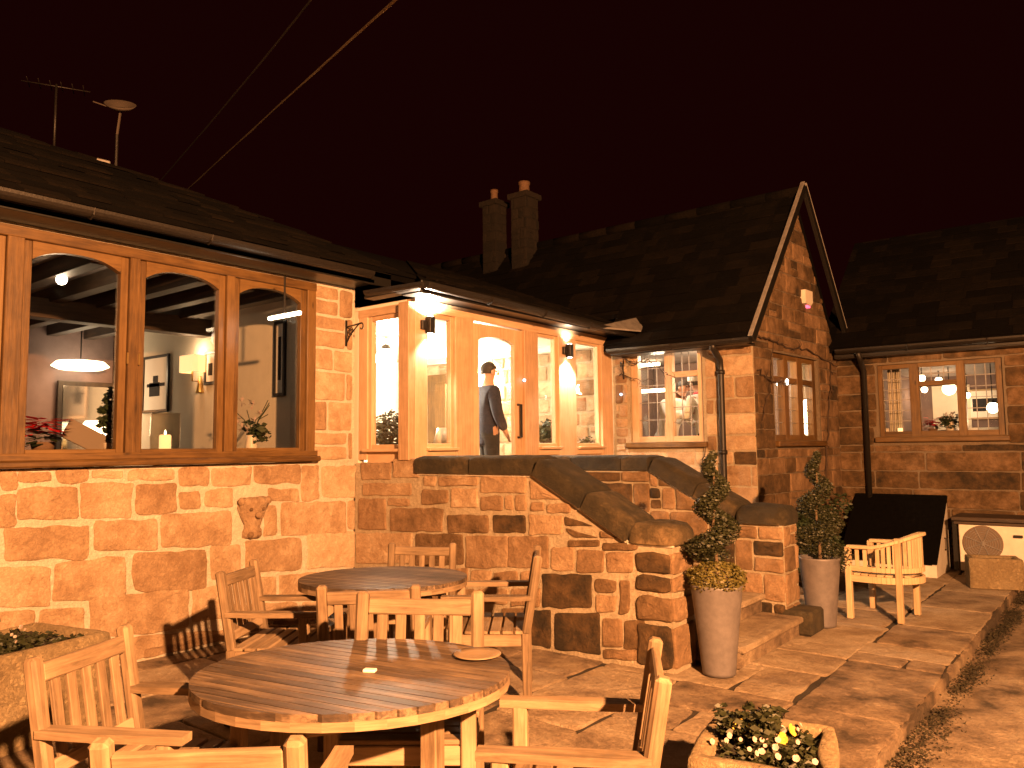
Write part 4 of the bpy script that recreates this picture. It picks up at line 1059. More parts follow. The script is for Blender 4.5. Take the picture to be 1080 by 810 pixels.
# bare climber on the gable and gutter
random.seed(19); m = MB(); m.smooth = True
def twig(pts, r0, n_side=5, sp=.1):
    P = [Vector(p) for p in pts]; Q = []
    for a, b in zip(P, P[1:]):
        for k in range(6): Q.append(a.lerp(b, k / 6) + Vector([random.gauss(0, .012) for _ in range(3)]))
    Q.append(P[-1]); m.tube(Q, [r0 * (1 - .6 * i / len(Q)) for i in range(len(Q))], 5)
    for k in range(n_side):
        q = random.choice(Q); d = Vector((random.gauss(0, .2), random.gauss(0, 1), random.gauss(0, 1))).normalized() * sp * random.uniform(.5, 1.6); m.tube([q, q + d * .5 + Vector((.02, 0, 0)), q + d], [r0 * .4, r0 * .3, .001], 4)
G = lambda s, z, d=.03: GA + gd * s + gn * d + Zv * z
twig([G(.05, 2.86), G(.4, 2.88), G(.9, 2.82), G(1.5, 2.84), G(2.3, 2.74), G(2.6, 2.7)], .014, 12)
twig([G(.02, 2.5), G(.4, 2.36), G(.8, 2.38), G(1.0, 2.36)], .010, 8); twig([G(1.9, .3), G(2.0, 1.2), G(2.2, 2.0), G(2.35, 2.74)], .016, 10)
twig([G(.1, 1.9), G(.35, 2.3), G(.5, 2.85)], .008, 6)
tag(m.build('bare_climber', TWIG, loc=G(0, 0)), 'bare brown climbing stems trained across the gable wall', 'climbing plant')
random.seed(21); m = MB(); m.smooth = True
Fp = lambda u, v: at(u, v, 1, FY - .06)
twig([Fp(652, 372), Fp(668, 385), Fp(684, 380), Fp(700, 392), Fp(712, 398)], .009, 14, .12); twig([Fp(655, 395), Fp(668, 400), Fp(690, 402)], .007, 8, .1)
tag(m.build('bare_climber', TWIG, loc=Fp(660, 400)), 'thin bare twigs spreading over the left edge of the kitchen window', 'climbing plant')
m = MB(); m.smooth = True
twig([(-4.05, FY - .08, .9), (-4.08, FY - .08, 1.3), (-4.02, FY - .08, 1.6)], .012, 14, .1)
tag(m.build('bare_climber', TWIG, loc=(-4.05, FY - .08, .9)), 'short twiggy climber under the kitchen window by the black downpipe', 'climbing plant')

# ================================================================== YARD THINGS
# cellar hatch
xl, xr, yT, zT, yB2, zB = -3.05, -1.94, 11.42, .90, 10.55, .16
hz = thing('cellar_hatch', 'sloping black covered cellar hatch with a white cheek against the far wall', 'hatch', ((xl + xr) / 2, 11, 0))
m = MB(); m.prism([(xl, yT, zT), (xr + .01, yT, zT), (xr + .01, yB2, zB), (xl, yB2, zB)], Vector((0, (zT - zB), (yT - yB2))), .035, .5)
m.prism([(xl, yT, zT + .035), (xr, yT, zT + .035), (xr, yT, zT - .1), (xl, yT, zT - .1)], Y, .03); m.build('lid', FELT, hz)
m = MB(); m.prism([(xr, yT, .0), (xr, yB2 + .02, .0), (xr, yB2 + .02, zB - .02), (xr, yT, zT - .03)], -X, .05, .6); m.prism([(xl + .05, yT, .0), (xl + .05, yB2 + .02, .0), (xl + .05, yB2 + .02, zB - .02), (xl + .05, yT, zT - .03)], -X, .05, .6)
m.box(((xl + xr) / 2, yB2 + .04, .07), (xr - xl - .1, .04, .14)); m.build('side_panel', WHITEP, hz)
m = MB(); m.tube([(xr + .004, 11.12, .28), (xr + .03, 11.12, .28), (xr + .03, 11.12, .42), (xr + .004, 11.12, .42)], .010, 6); m.build('handle', CASTIRON, hz)
# white cabinet with fan
cbn = thing('plant_cabinet', 'low white boarded cabinet with a round fan grille and dark timber top', 'cabinet', (-.7, 11.2, 0))
m = MB(); m.box((-.42, 11.2, .36), (2.66, .48, .60), tone=.5, bev=.008); m.box((-.42, 11.22, .03), (2.6, .4, .06)); m.build('body', WHITEP, cbn)
m = MB(); m.box((-.42, 11.17, .69), (2.78, .62, .05), tone=.2, bev=.006); m.box((-.42, 10.93, .655), (2.74, .03, .06), tone=.2); m.build('top_board', OAKD, cbn)
fc = Vector((at(1037, 573, 1, 10.95).x, 10.955, at(1037, 573, 1, 10.95).z)); m = MB()
m.lathe(fc, [(.205, 0), (.21, .012), (.21, .03), (.001, .03)], 40, .2, True, (0, -1, 0)); g = m.build('fan', FANG, cbn)
m = MB()
for k in range(1, 8): 
    rr = .205 * k / 8; m.tube([fc + Vector((cos(a) * rr, -.036, sin(a) * rr)) for a in [2 * pi * j / 32 for j in range(33)]], .0035, 4, cap=False)
for k in range(4):
    a = pi * k / 4 + .4; d = Vector((cos(a), 0, sin(a))) * .205; m.tube([fc - d + Vector((0, -.04, 0)), fc + d + Vector((0, -.04, 0))], .006, 4)
m.build('fan_guard', LEAD, g)
m = MB(); q = at(1074, 566, 1, 10.94); m.box(q, (.09, .03, .03)); m.build('handle', BLACKP, cbn)
m = MB(); m.box((-1.79, 10.945, .36), (.05, .02, .6), bev=.003); m.build('corner_strip', BLACKP, cbn)

# carved corbel in the wall
cc = at(265, 545, 0, WX); m = MB(); m.smooth = True; rings = []
K = 20; prof = [(.045, -.185), (.085, -.17), (.09, -.12), (.075, -.10), (.08, -.06), (.105, 0), (.135, .08), (.15, .13), (.135, .16), (.09, .17), (.001, .165)]
vs = []
for r_, h_ in prof:
    for k in range(K):
        a = pi * k / (K - 1) - pi / 2; rr = r_ * (1 + .10 * sin(k * 1.9 + h_ * 30) * (1 if h_ > -.1 else .3))
        vs.append(Vector((cos(a) * rr * .75, sin(a) * rr, h_)) + Vector([noise.noise(Vector((k * .4, h_ * 20, j))) * .012 for j in range(3)]))
m.add(vs, [(r_ * K + k, r_ * K + k + 1, (r_ + 1) * K + k + 1, (r_ + 1) * K + k) for r_ in range(len(prof) - 1) for k in range(K - 1)], .7)
for s_ in (-1, 1): m.ball((.05, s_ * .13, .14), .035, 10, .6); m.ball((.085, s_ * .06, .07), .018, 8, .3); m.ball((.05, s_ * .04, -.15), .03, 10, .5)
m.ball((.11, 0, .02), .03, 10, .6)
o = m.build('carved_corbel', SAND, local=True); o.location = (WX + .004, cc.y, cc.z); tag(o, 'weathered carved stone head set in the wall below the windows', 'carving')

# alarm box on the gable
q = gplane(848, 315); p = GA + gd * q[0] + Zv * q[1]
al = thing('alarm_box', 'small white alarm box with a red strobe high on the gable', 'alarm box', p)
m = MB(); 
m.prism([p + gd * -.12 + Zv * .1, p + gd * .12 + Zv * .1, p + gd * .12 + Zv * -.05, p + gd * .05 + Zv * -.1, p + gd * -.12 + Zv * -.08], gn, .07, .5); m.build('cover', WHITEP, al)
m = MB(); m.prism([p + gd * -.02 + Zv * -.075, p + gd * .09 + Zv * -.06, p + gd * .07 + Zv * -.125, p + gd * 0 + Zv * -.125], gn, .05, .5); m.build('strobe_light', E_PINK, al)

# wall lamps
def wall_lamp(u, v, label, h=.16):
    y_ = at(u, v, 0, PX + .05).y; z_ = at(u, v, 0, PX + .05).z
    r = thing('wall_lamp', label, 'wall lamp', (PX + .01, y_, z_), 0, 'up and down lights on the porch posts')
    m = MB(); m.box((PX + .06, y_, z_), (.07, .07, h), tone=.5, bev=.004); m.box((PX + .025, y_ - .03, z_ - .0), (.04, .11, .09), bev=.004); m.build('housing', CASTIRON, r)
    m = MB(); m.lathe((PX + .06, y_, z_ + h / 2 + .001), [(.028, 0), (.028, .003), (.001, .003)], 16); m.lathe((PX + .06, y_, z_ - h / 2 - .004), [(.028, 0), (.028, .003), (.001, .003)], 16); m.build('lens', E_WHITE, r)
    return Vector((PX + .06, y_, z_))
LP1 = wall_lamp(453, 343, 'dark box wall lamp on the left porch post, flooding the eaves with light'); LP2 = wall_lamp(600, 370, 'dark box wall lamp on the right porch post beyond the door')
# iron hanging basket brackets
def bracket(p, out, label):
    p = Vector(p); m = MB(); m.smooth = True
    m.tube([p + Zv * .12, p - Zv * .14], .010, 6); m.tube([p + Zv * .05, p + out * .33 + Zv * .05], .008, 6)
    m.tube([p - Zv * .12 + out * .0] + [p + out * (.02 + .26 * t) + Zv * (-.12 + .17 * t ** .6) for t in [k / 8 for k in range(1, 9)]], .007, 6)
    m.tube([p + out * (.33 + .03 * cos(a)) + Zv * (.02 + .03 * sin(a)) for a in [pi / 2 - k * .6 for k in range(8)]], .006, 5)
    m.tube([p + out * (.10 + .05 * cos(a) * (1 - a / 14)) + Zv * (-.01 + .05 * sin(a) * (1 - a / 14)) for a in [k * .6 for k in range(16)]], .005, 5)
    tag(m.build('basket_bracket', CASTIRON, loc=p), label, 'bracket')
bracket((WX + .015, 5.03, 2.77), Vector((.82, -.2, 0)).normalized(), 'scrolled iron basket bracket on the stone quoin left of the porch')
bracket((-5.16, FY - .015, 2.62), Vector((.4, -.9, 0)).normalized(), 'scrolled iron basket bracket on the stone beside the kitchen window')

# chimneys, aerial, dish, cables
def chimney(u0, u1, vb, vt, y, potr, label, pots):
    a = at(u0, vb, 1, y); b = at(u1, vb, 1, y); zt = at((u0 + u1) / 2, vt, 1, y).z; w = (b.x - a.x) * .62; cx = (a.x + b.x) / 2
    r = thing('chimney_stack', label, 'chimney', (cx, y, a.z - .4))
    m = MB(); h = zt - a.z + .4; m.box((cx, y, a.z - .4 + h / 2), (w, w * 1.0, h), tone=.4); m.cur = 1
    for (O_, ux_2, n_) in ((Vector((cx - w / 2, y - w / 2, a.z - .4)), X, -Y), (Vector((cx + w / 2, y - w / 2, a.z - .4)), Y, X)):
        courses(m, O_, ux_2, Zv, n_, [(0, 0), (w, 0), (w, h), (0, h)], hr=(.13, .2), wr=(.2, .4), joint=.015, tone=(.1, .9), seed=int(u0), jit=.003)
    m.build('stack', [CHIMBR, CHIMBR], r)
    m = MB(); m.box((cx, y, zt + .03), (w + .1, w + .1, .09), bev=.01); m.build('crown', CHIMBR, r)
    for dx in pots:
        m = MB(); m.smooth = True; m.lathe((cx + dx, y, zt + .07), [(potr, 0), (potr * .9, .06), (potr * .85, .16), (potr * 1.0, .18), (potr, .22), (potr * .7, .22), (potr * .7, .1)], 16, .6); m.build('pot', TERRA, r)
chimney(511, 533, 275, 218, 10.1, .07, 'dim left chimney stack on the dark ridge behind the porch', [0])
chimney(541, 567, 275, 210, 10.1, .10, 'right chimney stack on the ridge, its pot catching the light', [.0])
ap = Vector((-7.61, 2.87, 4.38)); m = MB(); m.smooth = True
tp = Vector((ap.x, ap.y, ap.z + .62)); m.tube([ap, tp], .012, 6)
m.tube([tp + Vector((-.12, -.25, -.02)), tp + Vector((.12, .25, -.02))], .006, 5)
for k in range(6): q = tp + Vector((-.1 + .04 * k, -.2 + .08 * k, -.02)); m.tube([q + Vector((.10, -.05, 0)), q - Vector((.10, -.05, 0))], .004, 4)
tag(m.build('television_aerial', CASTIRON, loc=ap), 'thin television aerial mast on the left ridge', 'aerial')
dp = Vector((-7.32, 3.3, 4.25)); r = thing('satellite_dish', 'small satellite dish on a pole above the left roof', 'satellite dish', dp)
m = MB(); m.tube([dp, dp + Zv * .33], .014, 6); m.build('pole', CASTIRON, r)
m = MB(); m.smooth = True; dc = at(127, 117, 0, -7.3); m.lathe(dc, [(.001, 0), (.06, .01), (.11, .035), (.14, .065), (.13, .065), (.06, .02)], 20, .5, False, (.5, -.3, .75)); DISHM = simple('dull_dish_paint', (.06, .045, .035), .8); m.build('dish', DISHM, r)
m = MB(); m.tube([dc, at(98, 107, 0, -7.3)], .006, 5); m.tube([dp + Zv * .33, dc], .012, 5); m.build('feed_arm', DISHM, r)
m = MB(); a = at(86, 166, 0, -7.5); b = at(116, 173, 0, -7.45); m.bar(a, b, .05, .05, .8, Zv, .01); m.build('ridge_flashing', LEAD, rf)
CABM = simple('cable_sheath', (.20, .15, .09), .7)
def cable(a, b, c, label):
    m = MB(); P = []
    for k in range(25):
        t = k / 24; P.append(Vector(a) * (1 - t) ** 2 + Vector(b) * 2 * t * (1 - t) + Vector(c) * t * t)
    m.tube(P, .009, 5); m.tube([p + Vector((.014 * sin(i * 1.1), 0, .012 * cos(i * 1.1))) for i, p in enumerate(P)], .004, 5)
    tag(m.build('overhead_cable', CABM, loc=P[-1]), label, 'cable')
cable(atz(450, -30, 4.6), atz(338, 70, 7.5), atz(178, 218, 14), 'brighter overhead cable slanting across the dark sky')
CABM = simple('old_cable_sheath', (.022, .015, .010), .7)
cable(atz(350, -30, 6), atz(285, 60, 8.5), atz(130, 235, 14), 'fainter overhead cable running above and left of the brighter one')

# ================================================================== PEOPLE
def skin_mesh(name, verts, edges, radii, mat, parent, sub=2):
    me = bpy.data.meshes.new(name); me.from_pydata(verts, edges, []); o = bpy.data.objects.new(name, me); COL.objects.link(o); me.materials.append(mat)
    o.modifiers.new('Skin', 'SKIN'); 
    if not me.skin_vertices: me.attributes  # layer is created with the modifier
    sv = me.skin_vertices[0].data
    for i, r in enumerate(radii): sv[i].radius = r if isinstance(r, tuple) else (r, r)
    sv[0].use_root = True
    s = o.modifiers.new('Subdivision', 'SUBSURF'); s.levels = s.render_levels = sub; o.modifiers['Skin'].use_smooth_shade = True
    # bake to plain mesh
    dg = bpy.context.evaluated_depsgraph_get(); ev = o.evaluated_get(dg); nm = bpy.data.meshes.new_from_object(ev); 
    o.modifiers.clear(); o.data = nm
    if not nm.materials: nm.materials.append(mat)
    o.parent = parent; return o
def person(loc, face, label, top, bottom, armL, armR, lean=0, H=1.75, cap=None, hair=HAIR, scarf=None):
    r = thing('person', label, 'person', loc, atan2(face[1], face[0]) - pi / 2)
    k = H / 1.75; ln = lambda x, y, z: (x * k, (y + lean * max(0, z - .95)) * k, (z - abs(lean) * .12 * max(0, z - .95)) * k)
    V = [ln(0, 0, .96), ln(0, 0, 1.15), ln(0, 0, 1.36), ln(0, 0, 1.47), ln(0, .015, 1.55), ln(0, .02, 1.63), ln(0, .02, 1.71)]
    R = [(.15, .11), (.14, .10), (.165, .11), (.07, .07), (.052, .055), (.075, .09), (.055, .07)]
    E = [(i, i + 1) for i in range(6)]
    def add(p, rad, par): V.append(p); R.append(rad); E.append((par, len(V) - 1)); return len(V) - 1
    hands = []
    for s, arm in ((-1, armL), (1, armR)):
        sh = add(ln(s * .19, 0, 1.40), .058, 2); el, wr = arm
        e = add(ln(s * el[0], el[1], el[2]), .042, sh); w = add(ln(s * wr[0], wr[1], wr[2]), .027, e)
        d = (Vector(V[w]) - Vector(V[e])).normalized(); ph_ = add(tuple(Vector(V[w]) + d * .06), (.035, .02), w); hands.append((sh, e, w))
        side = d.cross(Vector((0, 1, 0.2))).normalized()
        for j in range(4): 
            b0 = add(tuple(Vector(V[ph_]) + side * (j - 1.5) * .018 + d * .03), .009, ph_); add(tuple(Vector(V[b0]) + d * (.045 - .006 * abs(j - 1.3)) + Vector((0, .0, -.01))), .007, b0)
        add(tuple(Vector(V[w]) + d * .04 + side * .045), .009, w)
    for s in (-1, 1):
        h = add(ln(s * .095, 0, .90), .095, 0); kn = add((s * .10 * k, .02 * k, .50 * k), .062, h); an = add((s * .10 * k, -.01 * k, .09 * k), .042, kn); add((s * .11 * k, .13 * k, .04 * k), .04, an)
    b = skin_mesh('body', V, E, R, SKIN, r); b.data.materials.append(top); b.data.materials.append(bottom)
    for pl_ in b.data.polygons:
        c_ = pl_.center
        if any((c_ - Vector(V[t[2]])).length < .15 for t in hands) : continue
        if c_.z < .93 * k: pl_.material_index = 2
        elif c_.z < (1.45 if not lean else 1.36) * k: pl_.material_index = 1
    # clothing
    def sub(idx, ext, mat, name):
        mp = {}; vv = []; rr = []; ee = []
        for i in idx: mp[i] = len(vv); vv.append(V[i]); q = R[i] if isinstance(R[i], tuple) else (R[i], R[i]); rr.append((q[0] + ext, q[1] + ext))
        for a, c in E:
            if a in mp and c in mp: ee.append((mp[a], mp[c]))
        return skin_mesh(name, vv, ee, rr, mat, r)
    arms = [i for t in hands for i in t]
    V.append(ln(0, .0, .80)); R.append((.15, .12)); E.append((0, len(V) - 1)); hem = len(V) - 1
    sub([0, 1, 2, 3, hem] + arms, .026, top, 'jacket')
    legs = [i for i in range(len(V)) if V[i][2] < .93 * k and V[i][2] > .06 and i > 6 and i != hem and i not in arms and not any(i > t[2] and i < t[2] + 12 for t in hands)]
    sub([0] + legs, .014, bottom, 'trousers')
    hd = Vector(V[5]); m = MB(); m.smooth = True
    for s in (-1, 1): m.ball(hd + Vector((s * .03, .095, .01)) * k, .011, 8)
    m.build('eyes', BLACKP, r, True)
    m = MB(); m.smooth = True; m.ball(hd + Vector((0, .105, -.02)) * k, .016, 8, .5, 1.4)
    for s in (-1, 1): m.ball(hd + Vector((s * .082, .01, -.01)) * k, .02, 8, .5, 1.4)
    m.build('nose_and_ears', SKIN, r, True)
    m = MB(); m.smooth = True; m.ball(hd + Vector((0, .10, -.06)) * k, .018, 8, .5, .3); m.build('mouth', REDP, r, True)
    m = MB(); m.smooth = True; vs = []; K_ = 14
    for i in range(8):
        th = (pi * .62) * i / 7
        for j in range(K_):
            a = 2 * pi * j / K_; cut = 1 if sin(a) < .3 else .72; t_ = th * cut; vs.append(hd + Vector((sin(t_) * cos(a) * .084, sin(t_) * sin(a) * .100 - .012, cos(t_) * .104 + .015)) * k)
    m.add(vs, [(i * K_ + j, i * K_ + (j + 1) % K_, (i + 1) * K_ + (j + 1) % K_, (i + 1) * K_ + j) for i in range(7) for j in range(K_)]); m.build('hair', hair, r, True)
    if cap:
        m = MB(); m.smooth = True; m.lathe(hd + Vector((0, .0, .03)) * k, [(.105, 0), (.112, .02), (.11, .07), (.12, .10), (.09, .13), (.001, .135)], 20); m.build('cap', cap, r, True)
    if scarf:
        m = MB(); m.smooth = True; c_ = Vector(V[3]); m.lathe(c_ + Vector((0, 0, .01)), [(.085, -.02), (.09, .01), (.07, .035)], 16); m.prism([c_ + Vector((-.05, .09, 0)), c_ + Vector((.05, .09, 0)), c_ + Vector((0, .13, -.14))], Y, .02); m.build('neckerchief', scarf, r, True)
    return r
p = atz(515, 470, 9.0)
person((p.x, p.y, .81), (.5, .85), 'person in a dark navy suit standing inside the porch door, hand on hip', SUIT, SUITD, ((.30, -.04, 1.16), (.24, .12, .98)), ((.26, .02, 1.14), (.22, .12, .96)), 0, 1.80)
person((-4.32, 9.55, .84), (-.9, .25), 'person in a white jacket, white cap and red neckerchief at the kitchen window', WHITEC, SUITD, ((.24, .10, 1.18), (.16, .34, 1.22)), ((.24, .10, 1.18), (.16, .34, 1.2)), .25, 1.72, WHITEC, scarf=REDP)
person((-5.05, 9.75, .84), (.8, -.3), 'person in a white jacket bending forward behind the left half of the kitchen window', WHITEC, WHITEC, ((.26, .1, 1.16), (.2, .34, 1.1)), ((.24, .2, 1.2), (.14, .42, 1.25)), .55, 1.70, None)

# ================================================================== INDOOR THINGS
def picture(c, w, h, n, label, art, frame=BLACKP, ft=.035):
    c = Vector(c); n = Vector(n); ux2 = Zv.cross(n).normalized(); r = thing('framed_picture', label, 'picture', c)
    m = MB()
    for sg in (-1, 1): m.bar(c + ux2 * sg * w / 2 - Zv * h / 2, c + ux2 * sg * w / 2 + Zv * h / 2, ft, .03, None, n); m.bar(c - ux2 * (w / 2 + ft / 2) + Zv * sg * h / 2, c + ux2 * (w / 2 + ft / 2) + Zv * sg * h / 2, ft, .029, None, n)
    m.build('frame', frame, r)
    m = MB(); m.prism([c + ux2 * a * w / 2 + Zv * b * h / 2 - n * .004 for a, b in ((-1, -1), (1, -1), (1, 1), (-1, 1))], n, .006, .5); m.build('mount', PAPER, r)
    m = MB()
    for (x0, y0, x1, y1) in art: m.prism([c + ux2 * a * w / 2 + Zv * b * h / 2 + n * .003 for a, b in ((x0, y0), (x1, y0), (x1, y1), (x0, y1))], n, .003, .5)
    m.build('print', SUITD, r)
def pend(p, r, mat, name='pendant_lamp', label='', cat='lamp', cord=.5, grp=None):
    t = thing(name, label, cat, p, 0, grp); p = Vector(p)
    m = MB(); m.smooth = True; m.ball(p, r, 16); m.build('globe', mat, t)
    m = MB(); m.tube([p + Zv * r, p + Zv * (r + cord)], .006, 6); m.lathe(p + Zv * r * .85, [(r * .5, 0), (r * .35, r * .4), (.012, r * .5)], 12); m.build('fitting', CASTIRON, t)
    return t
NY = 5.0
pw = at(165, 405, 1, NY); picture((pw.x, NY - .01, pw.z), .62, .70, (0, -1, 0), 'dark framed print of a wheeled machine on the dining room end wall', [(-.5, -.45, .35, .05), (-.7, -.1, .75, .02), (-.2, .05, .2, .3)])
pw = at(223, 388, 1, NY); picture((pw.x, NY - .01, pw.z), .22, .36, (0, -1, 0), 'small dark framed picture to the right of the shaded wall lamp', [(-.4, -.5, .4, .3)])
pw = at(296, 378, 1, NY); picture((pw.x, NY - .01, pw.z), .16, .78, (0, -1, 0), 'tall narrow framed picture seen through the third arched window', [(-.3, -.6, .3, .6)])
# shaded wall lamp
pw = at(203, 384, 1, NY - .12); t = thing('shaded_wall_lamp', 'wall lamp with a glowing rectangular cream shade on the dining room wall', 'lamp', pw)
m = MB(); 
for sg in (-1, 1): m.bar(pw + Vector((sg * .15, 0, -.1)), pw + Vector((sg * .15, 0, .1)), .004, .16, .5, Y, .001)
m.bar(pw + Vector((-.15, -.08, 0)), pw + Vector((.15, -.08, 0)), .2, .004, .5, -Y, .001); m.build('lamp_shade', E_SHADE, t)
m = MB(); m.smooth = True; m.tube([pw + Vector((0, .11, -.2)), pw + Vector((0, 0, -.2)), pw], .01, 6); m.lathe(pw + Vector((0, .1, -.34)), [(.05, 0), (.05, .02), (.03, .1), (.015, .2)], 12); m.build('arm', GOLD, t)
LSH = pw.copy()
# table lamp / bright window lamps seen in the first light
pl = at(85, 384, 0, -10.7); t = thing('pendant_lamp', 'wide glaring lamp shade hanging deep in the dining room', 'lamp', pl)
m = MB(); m.smooth = True; m.lathe(pl, [(.02, .06), (.28, .03), (.34, -.03), (.26, -.07), (.02, -.08)], 24); m.build('lamp_shade', emit('broad_shade_glow', (1, .78, .5), 6), t)
m = MB(); m.tube([pl + Zv * .06, pl + Zv * .9], .008, 6); m.build('cord', BLACKP, t)
pl2 = at(98, 452, 0, -10.5); t = thing('table_lamp', 'low glowing table lamp behind the red poinsettia', 'lamp', pl2 - Zv * .3)
m = MB(); m.smooth = True; m.lathe(pl2, [(.18, -.1), (.17, -.02), (.09, .1), (.02, .1)], 20); m.build('lamp_shade', emit('table_shade_glow', (1, .78, .5), 4), t)
m = MB(); m.smooth = True; m.lathe(pl2 - Zv * .42, [(.09, 0), (.09, .02), (.03, .05), (.04, .15), (.015, .32)], 16); m.build('base', GOLD, t)
sp = at(65, 295, 2, 3.1); t = thing('ceiling_spotlight', 'small round white spotlight among the dining room beams', 'lamp', sp)
m = MB(); m.smooth = True; m.ball(sp, .045, 12); m.build('bulb', E_WHITE, t); m = MB(); m.tube([sp, sp + Zv * .17], .02, 8); m.build('bracket', BLACKP, t)
sp2 = at(300, 333, 2, 2.75); t = thing('strip_light', 'short bright strip light seen at the top of the third arched window', 'lamp', sp2)
m = MB(); m.bar(sp2 - Vector((.22, 0, 0)), sp2 + Vector((.22, 0, 0)), .03, .03, .5, Zv); m.build('tube', E_WARM, t); m = MB(); m.bar(sp2 + Vector((0, 0, .02)), sp2 + Vector((0, 0, .35)), .015, .015); m.build('bracket', BLACKP, t)
# mirror / cabinet in the first light
q0 = at(60, 400, 0, -10.9); t = thing('wall_mirror', 'tall dark edged mirror on the far dining room wall', 'mirror', (-10.97, q0.y + .3, 1.5))
m = MB(); m.box((-10.95, q0.y + .45, 1.95), (.04, .85, 1.2), bev=.01); m.build('frame', OAKD, t); m = MB(); m.box((-10.925, q0.y + .45, 1.95), (.012, .72, 1.07)); m.build('mirror_glass', simple('mirror_silver', (.55, .5, .45), .12, .9), t)
# window ledge inside, hurricane lantern, poinsettia, flowers
m = MB(); m.box((-6.42, 2.6, 1.56), (.42, 4.1, .05), tone=.3, bev=.006); m.build('window_ledge', PINE, wing)
hc = at(174, 470, 0, -6.42); hc.z = 1.59; t = thing('hurricane_lantern', 'clear glass jar with a lit candle on the ledge of the second arched window', 'candle lantern', hc)
m = MB(); m.smooth = True; m.lathe(hc, [(.09, 0), (.115, .02), (.12, .15), (.115, .33), (.118, .34), (.112, .33), (.114, .15), (.108, .025), (.001, .02)], 28); m.build('jar', JARG, t)
m = MB(); m.smooth = True; m.lathe(hc + Zv * .022, [(.048, 0), (.048, .125), (.04, .135), (.001, .13)], 20); m.build('candle', E_CANDLE, t)
m = MB(); m.smooth = True; m.lathe(hc + Zv * .155, [(.003, 0), (.010, .012), (.006, .03), (.001, .045)], 8); m.build('flame', E_WARM, t)
def poins(c, R, label, seed, lit=1):
    random.seed(seed); t = thing('poinsettia', label, 'potted plant', c); c = Vector(c)
    m = MB(); m.smooth = True; m.lathe(c, [(R * .32, 0), (R * .45, R * .5), (R * .40, R * .5), (.001, R * .45)], 16); m.build('pot', TERRA, t)
    for nm, mt, n_, zz, rr in (('leaves', LEAFD, 40, .75, 1.0), ('bracts', REDP, 95, 1.2, .9)):
        m = MB()
        for k in range(n_):
            a = random.uniform(0, 2 * pi); e = Vector((cos(a), sin(a), random.uniform(-.35, .25))); b = c + Zv * R * (zz + random.uniform(-.25, .2)) + e * R * random.uniform(0, rr * .55); g = Vector((-sin(a), cos(a), 0)); L = R * random.uniform(.4, .75)
            m.add([b, b + e * L * .5 + g * L * .32, b + e * L, b + e * L * .5 - g * L * .32], [(0, 1, 2, 3)], random.random())
        m.build(nm, mt, t)
q = at(45, 470, 0, -6.45); poins((q.x, q.y, 1.59), .19, 'red poinsettia on the ledge of the first arched window', 3)
def flowers(c, label, seed, R=.16, col=PETALW, vase=CERAM, leaf=LEAFD, hgt=.5):
    random.seed(seed); c = Vector(c); t = thing('flower_arrangement', label, 'flowers', c)
    m = MB(); m.smooth = True; m.lathe(c, [(.05, 0), (.06, .05), (.045, .14), (.05, .16), (.04, .15), (.001, .1)], 16); m.build('vase', vase, t)
    m = MB()
    for k in range(7):
        a = random.uniform(0, 6.28); m.tube([c + Zv * .12, c + Vector((cos(a) * R * .4, sin(a) * R * .4, hgt * .6)), c + Vector((cos(a) * R, sin(a) * R, hgt * random.uniform(.6, 1)))], .004, 4)
    for k in range(9): leaf_cloud(m, c + Vector((random.gauss(0, R * .5), random.gauss(0, R * .5), random.uniform(.12, hgt * .75))), (.06, .06, .06), 26, .05)
    m.build('greenery', leaf, t)
    m = MB()
    for k in range(9):
        q = c + Vector((random.gauss(0, R * .55), random.gauss(0, R * .55), random.uniform(.2, hgt)))
        for j in range(6):
            d = Vector((random.gauss(0, 1), random.gauss(0, 1), random.gauss(0, 1))).normalized(); x, y = frame_of(d); m.add([q, q + d * .03 + x * .014, q + d * .055, q + d * .03 - x * .014], [(0, 1, 2, 3)], .6)
    m.build('blooms', col, t)
q = at(265, 470, 0, -6.45); flowers((q.x, q.y, 1.59), 'vase of white lilies and dark greenery behind the third arched window', 8)
q = at(118, 470, 0, -6.48); bushpot_later = (q.x, q.y, 1.59)
# simple dining table + chairs backs inside
t = thing('dining_table', 'dark indoor dining table half hidden behind the window ledge', 'table', (-8.2, 3.6, .76)); m = MB(); m.box((-8.2, 3.6, 1.5), (1.3, .8, .04), bev=.008); m.build('tabletop', OAKD, t)
for sx in (-1, 1):
    for sy in (-1, 1): m = MB(); m.bar((-8.2 + sx * .58, 3.6 + sy * .33, .76), (-8.2 + sx * .58, 3.6 + sy * .33, 1.48), .07, .07); m.build('leg', OAKD, t)
q = at(128, 455, 0, -6.55); 
t = thing('menu_board', 'leaning menu board behind the first arched window', 'menu', (-6.5, q.y, 1.59)); m = MB(); m.bar((-6.5, q.y - .45, 1.80), (-6.5, q.y - .12, 1.63), .02, .16, .4, Y); m.build('board', simple('menu_card', (.22, .17, .13), .7), t)

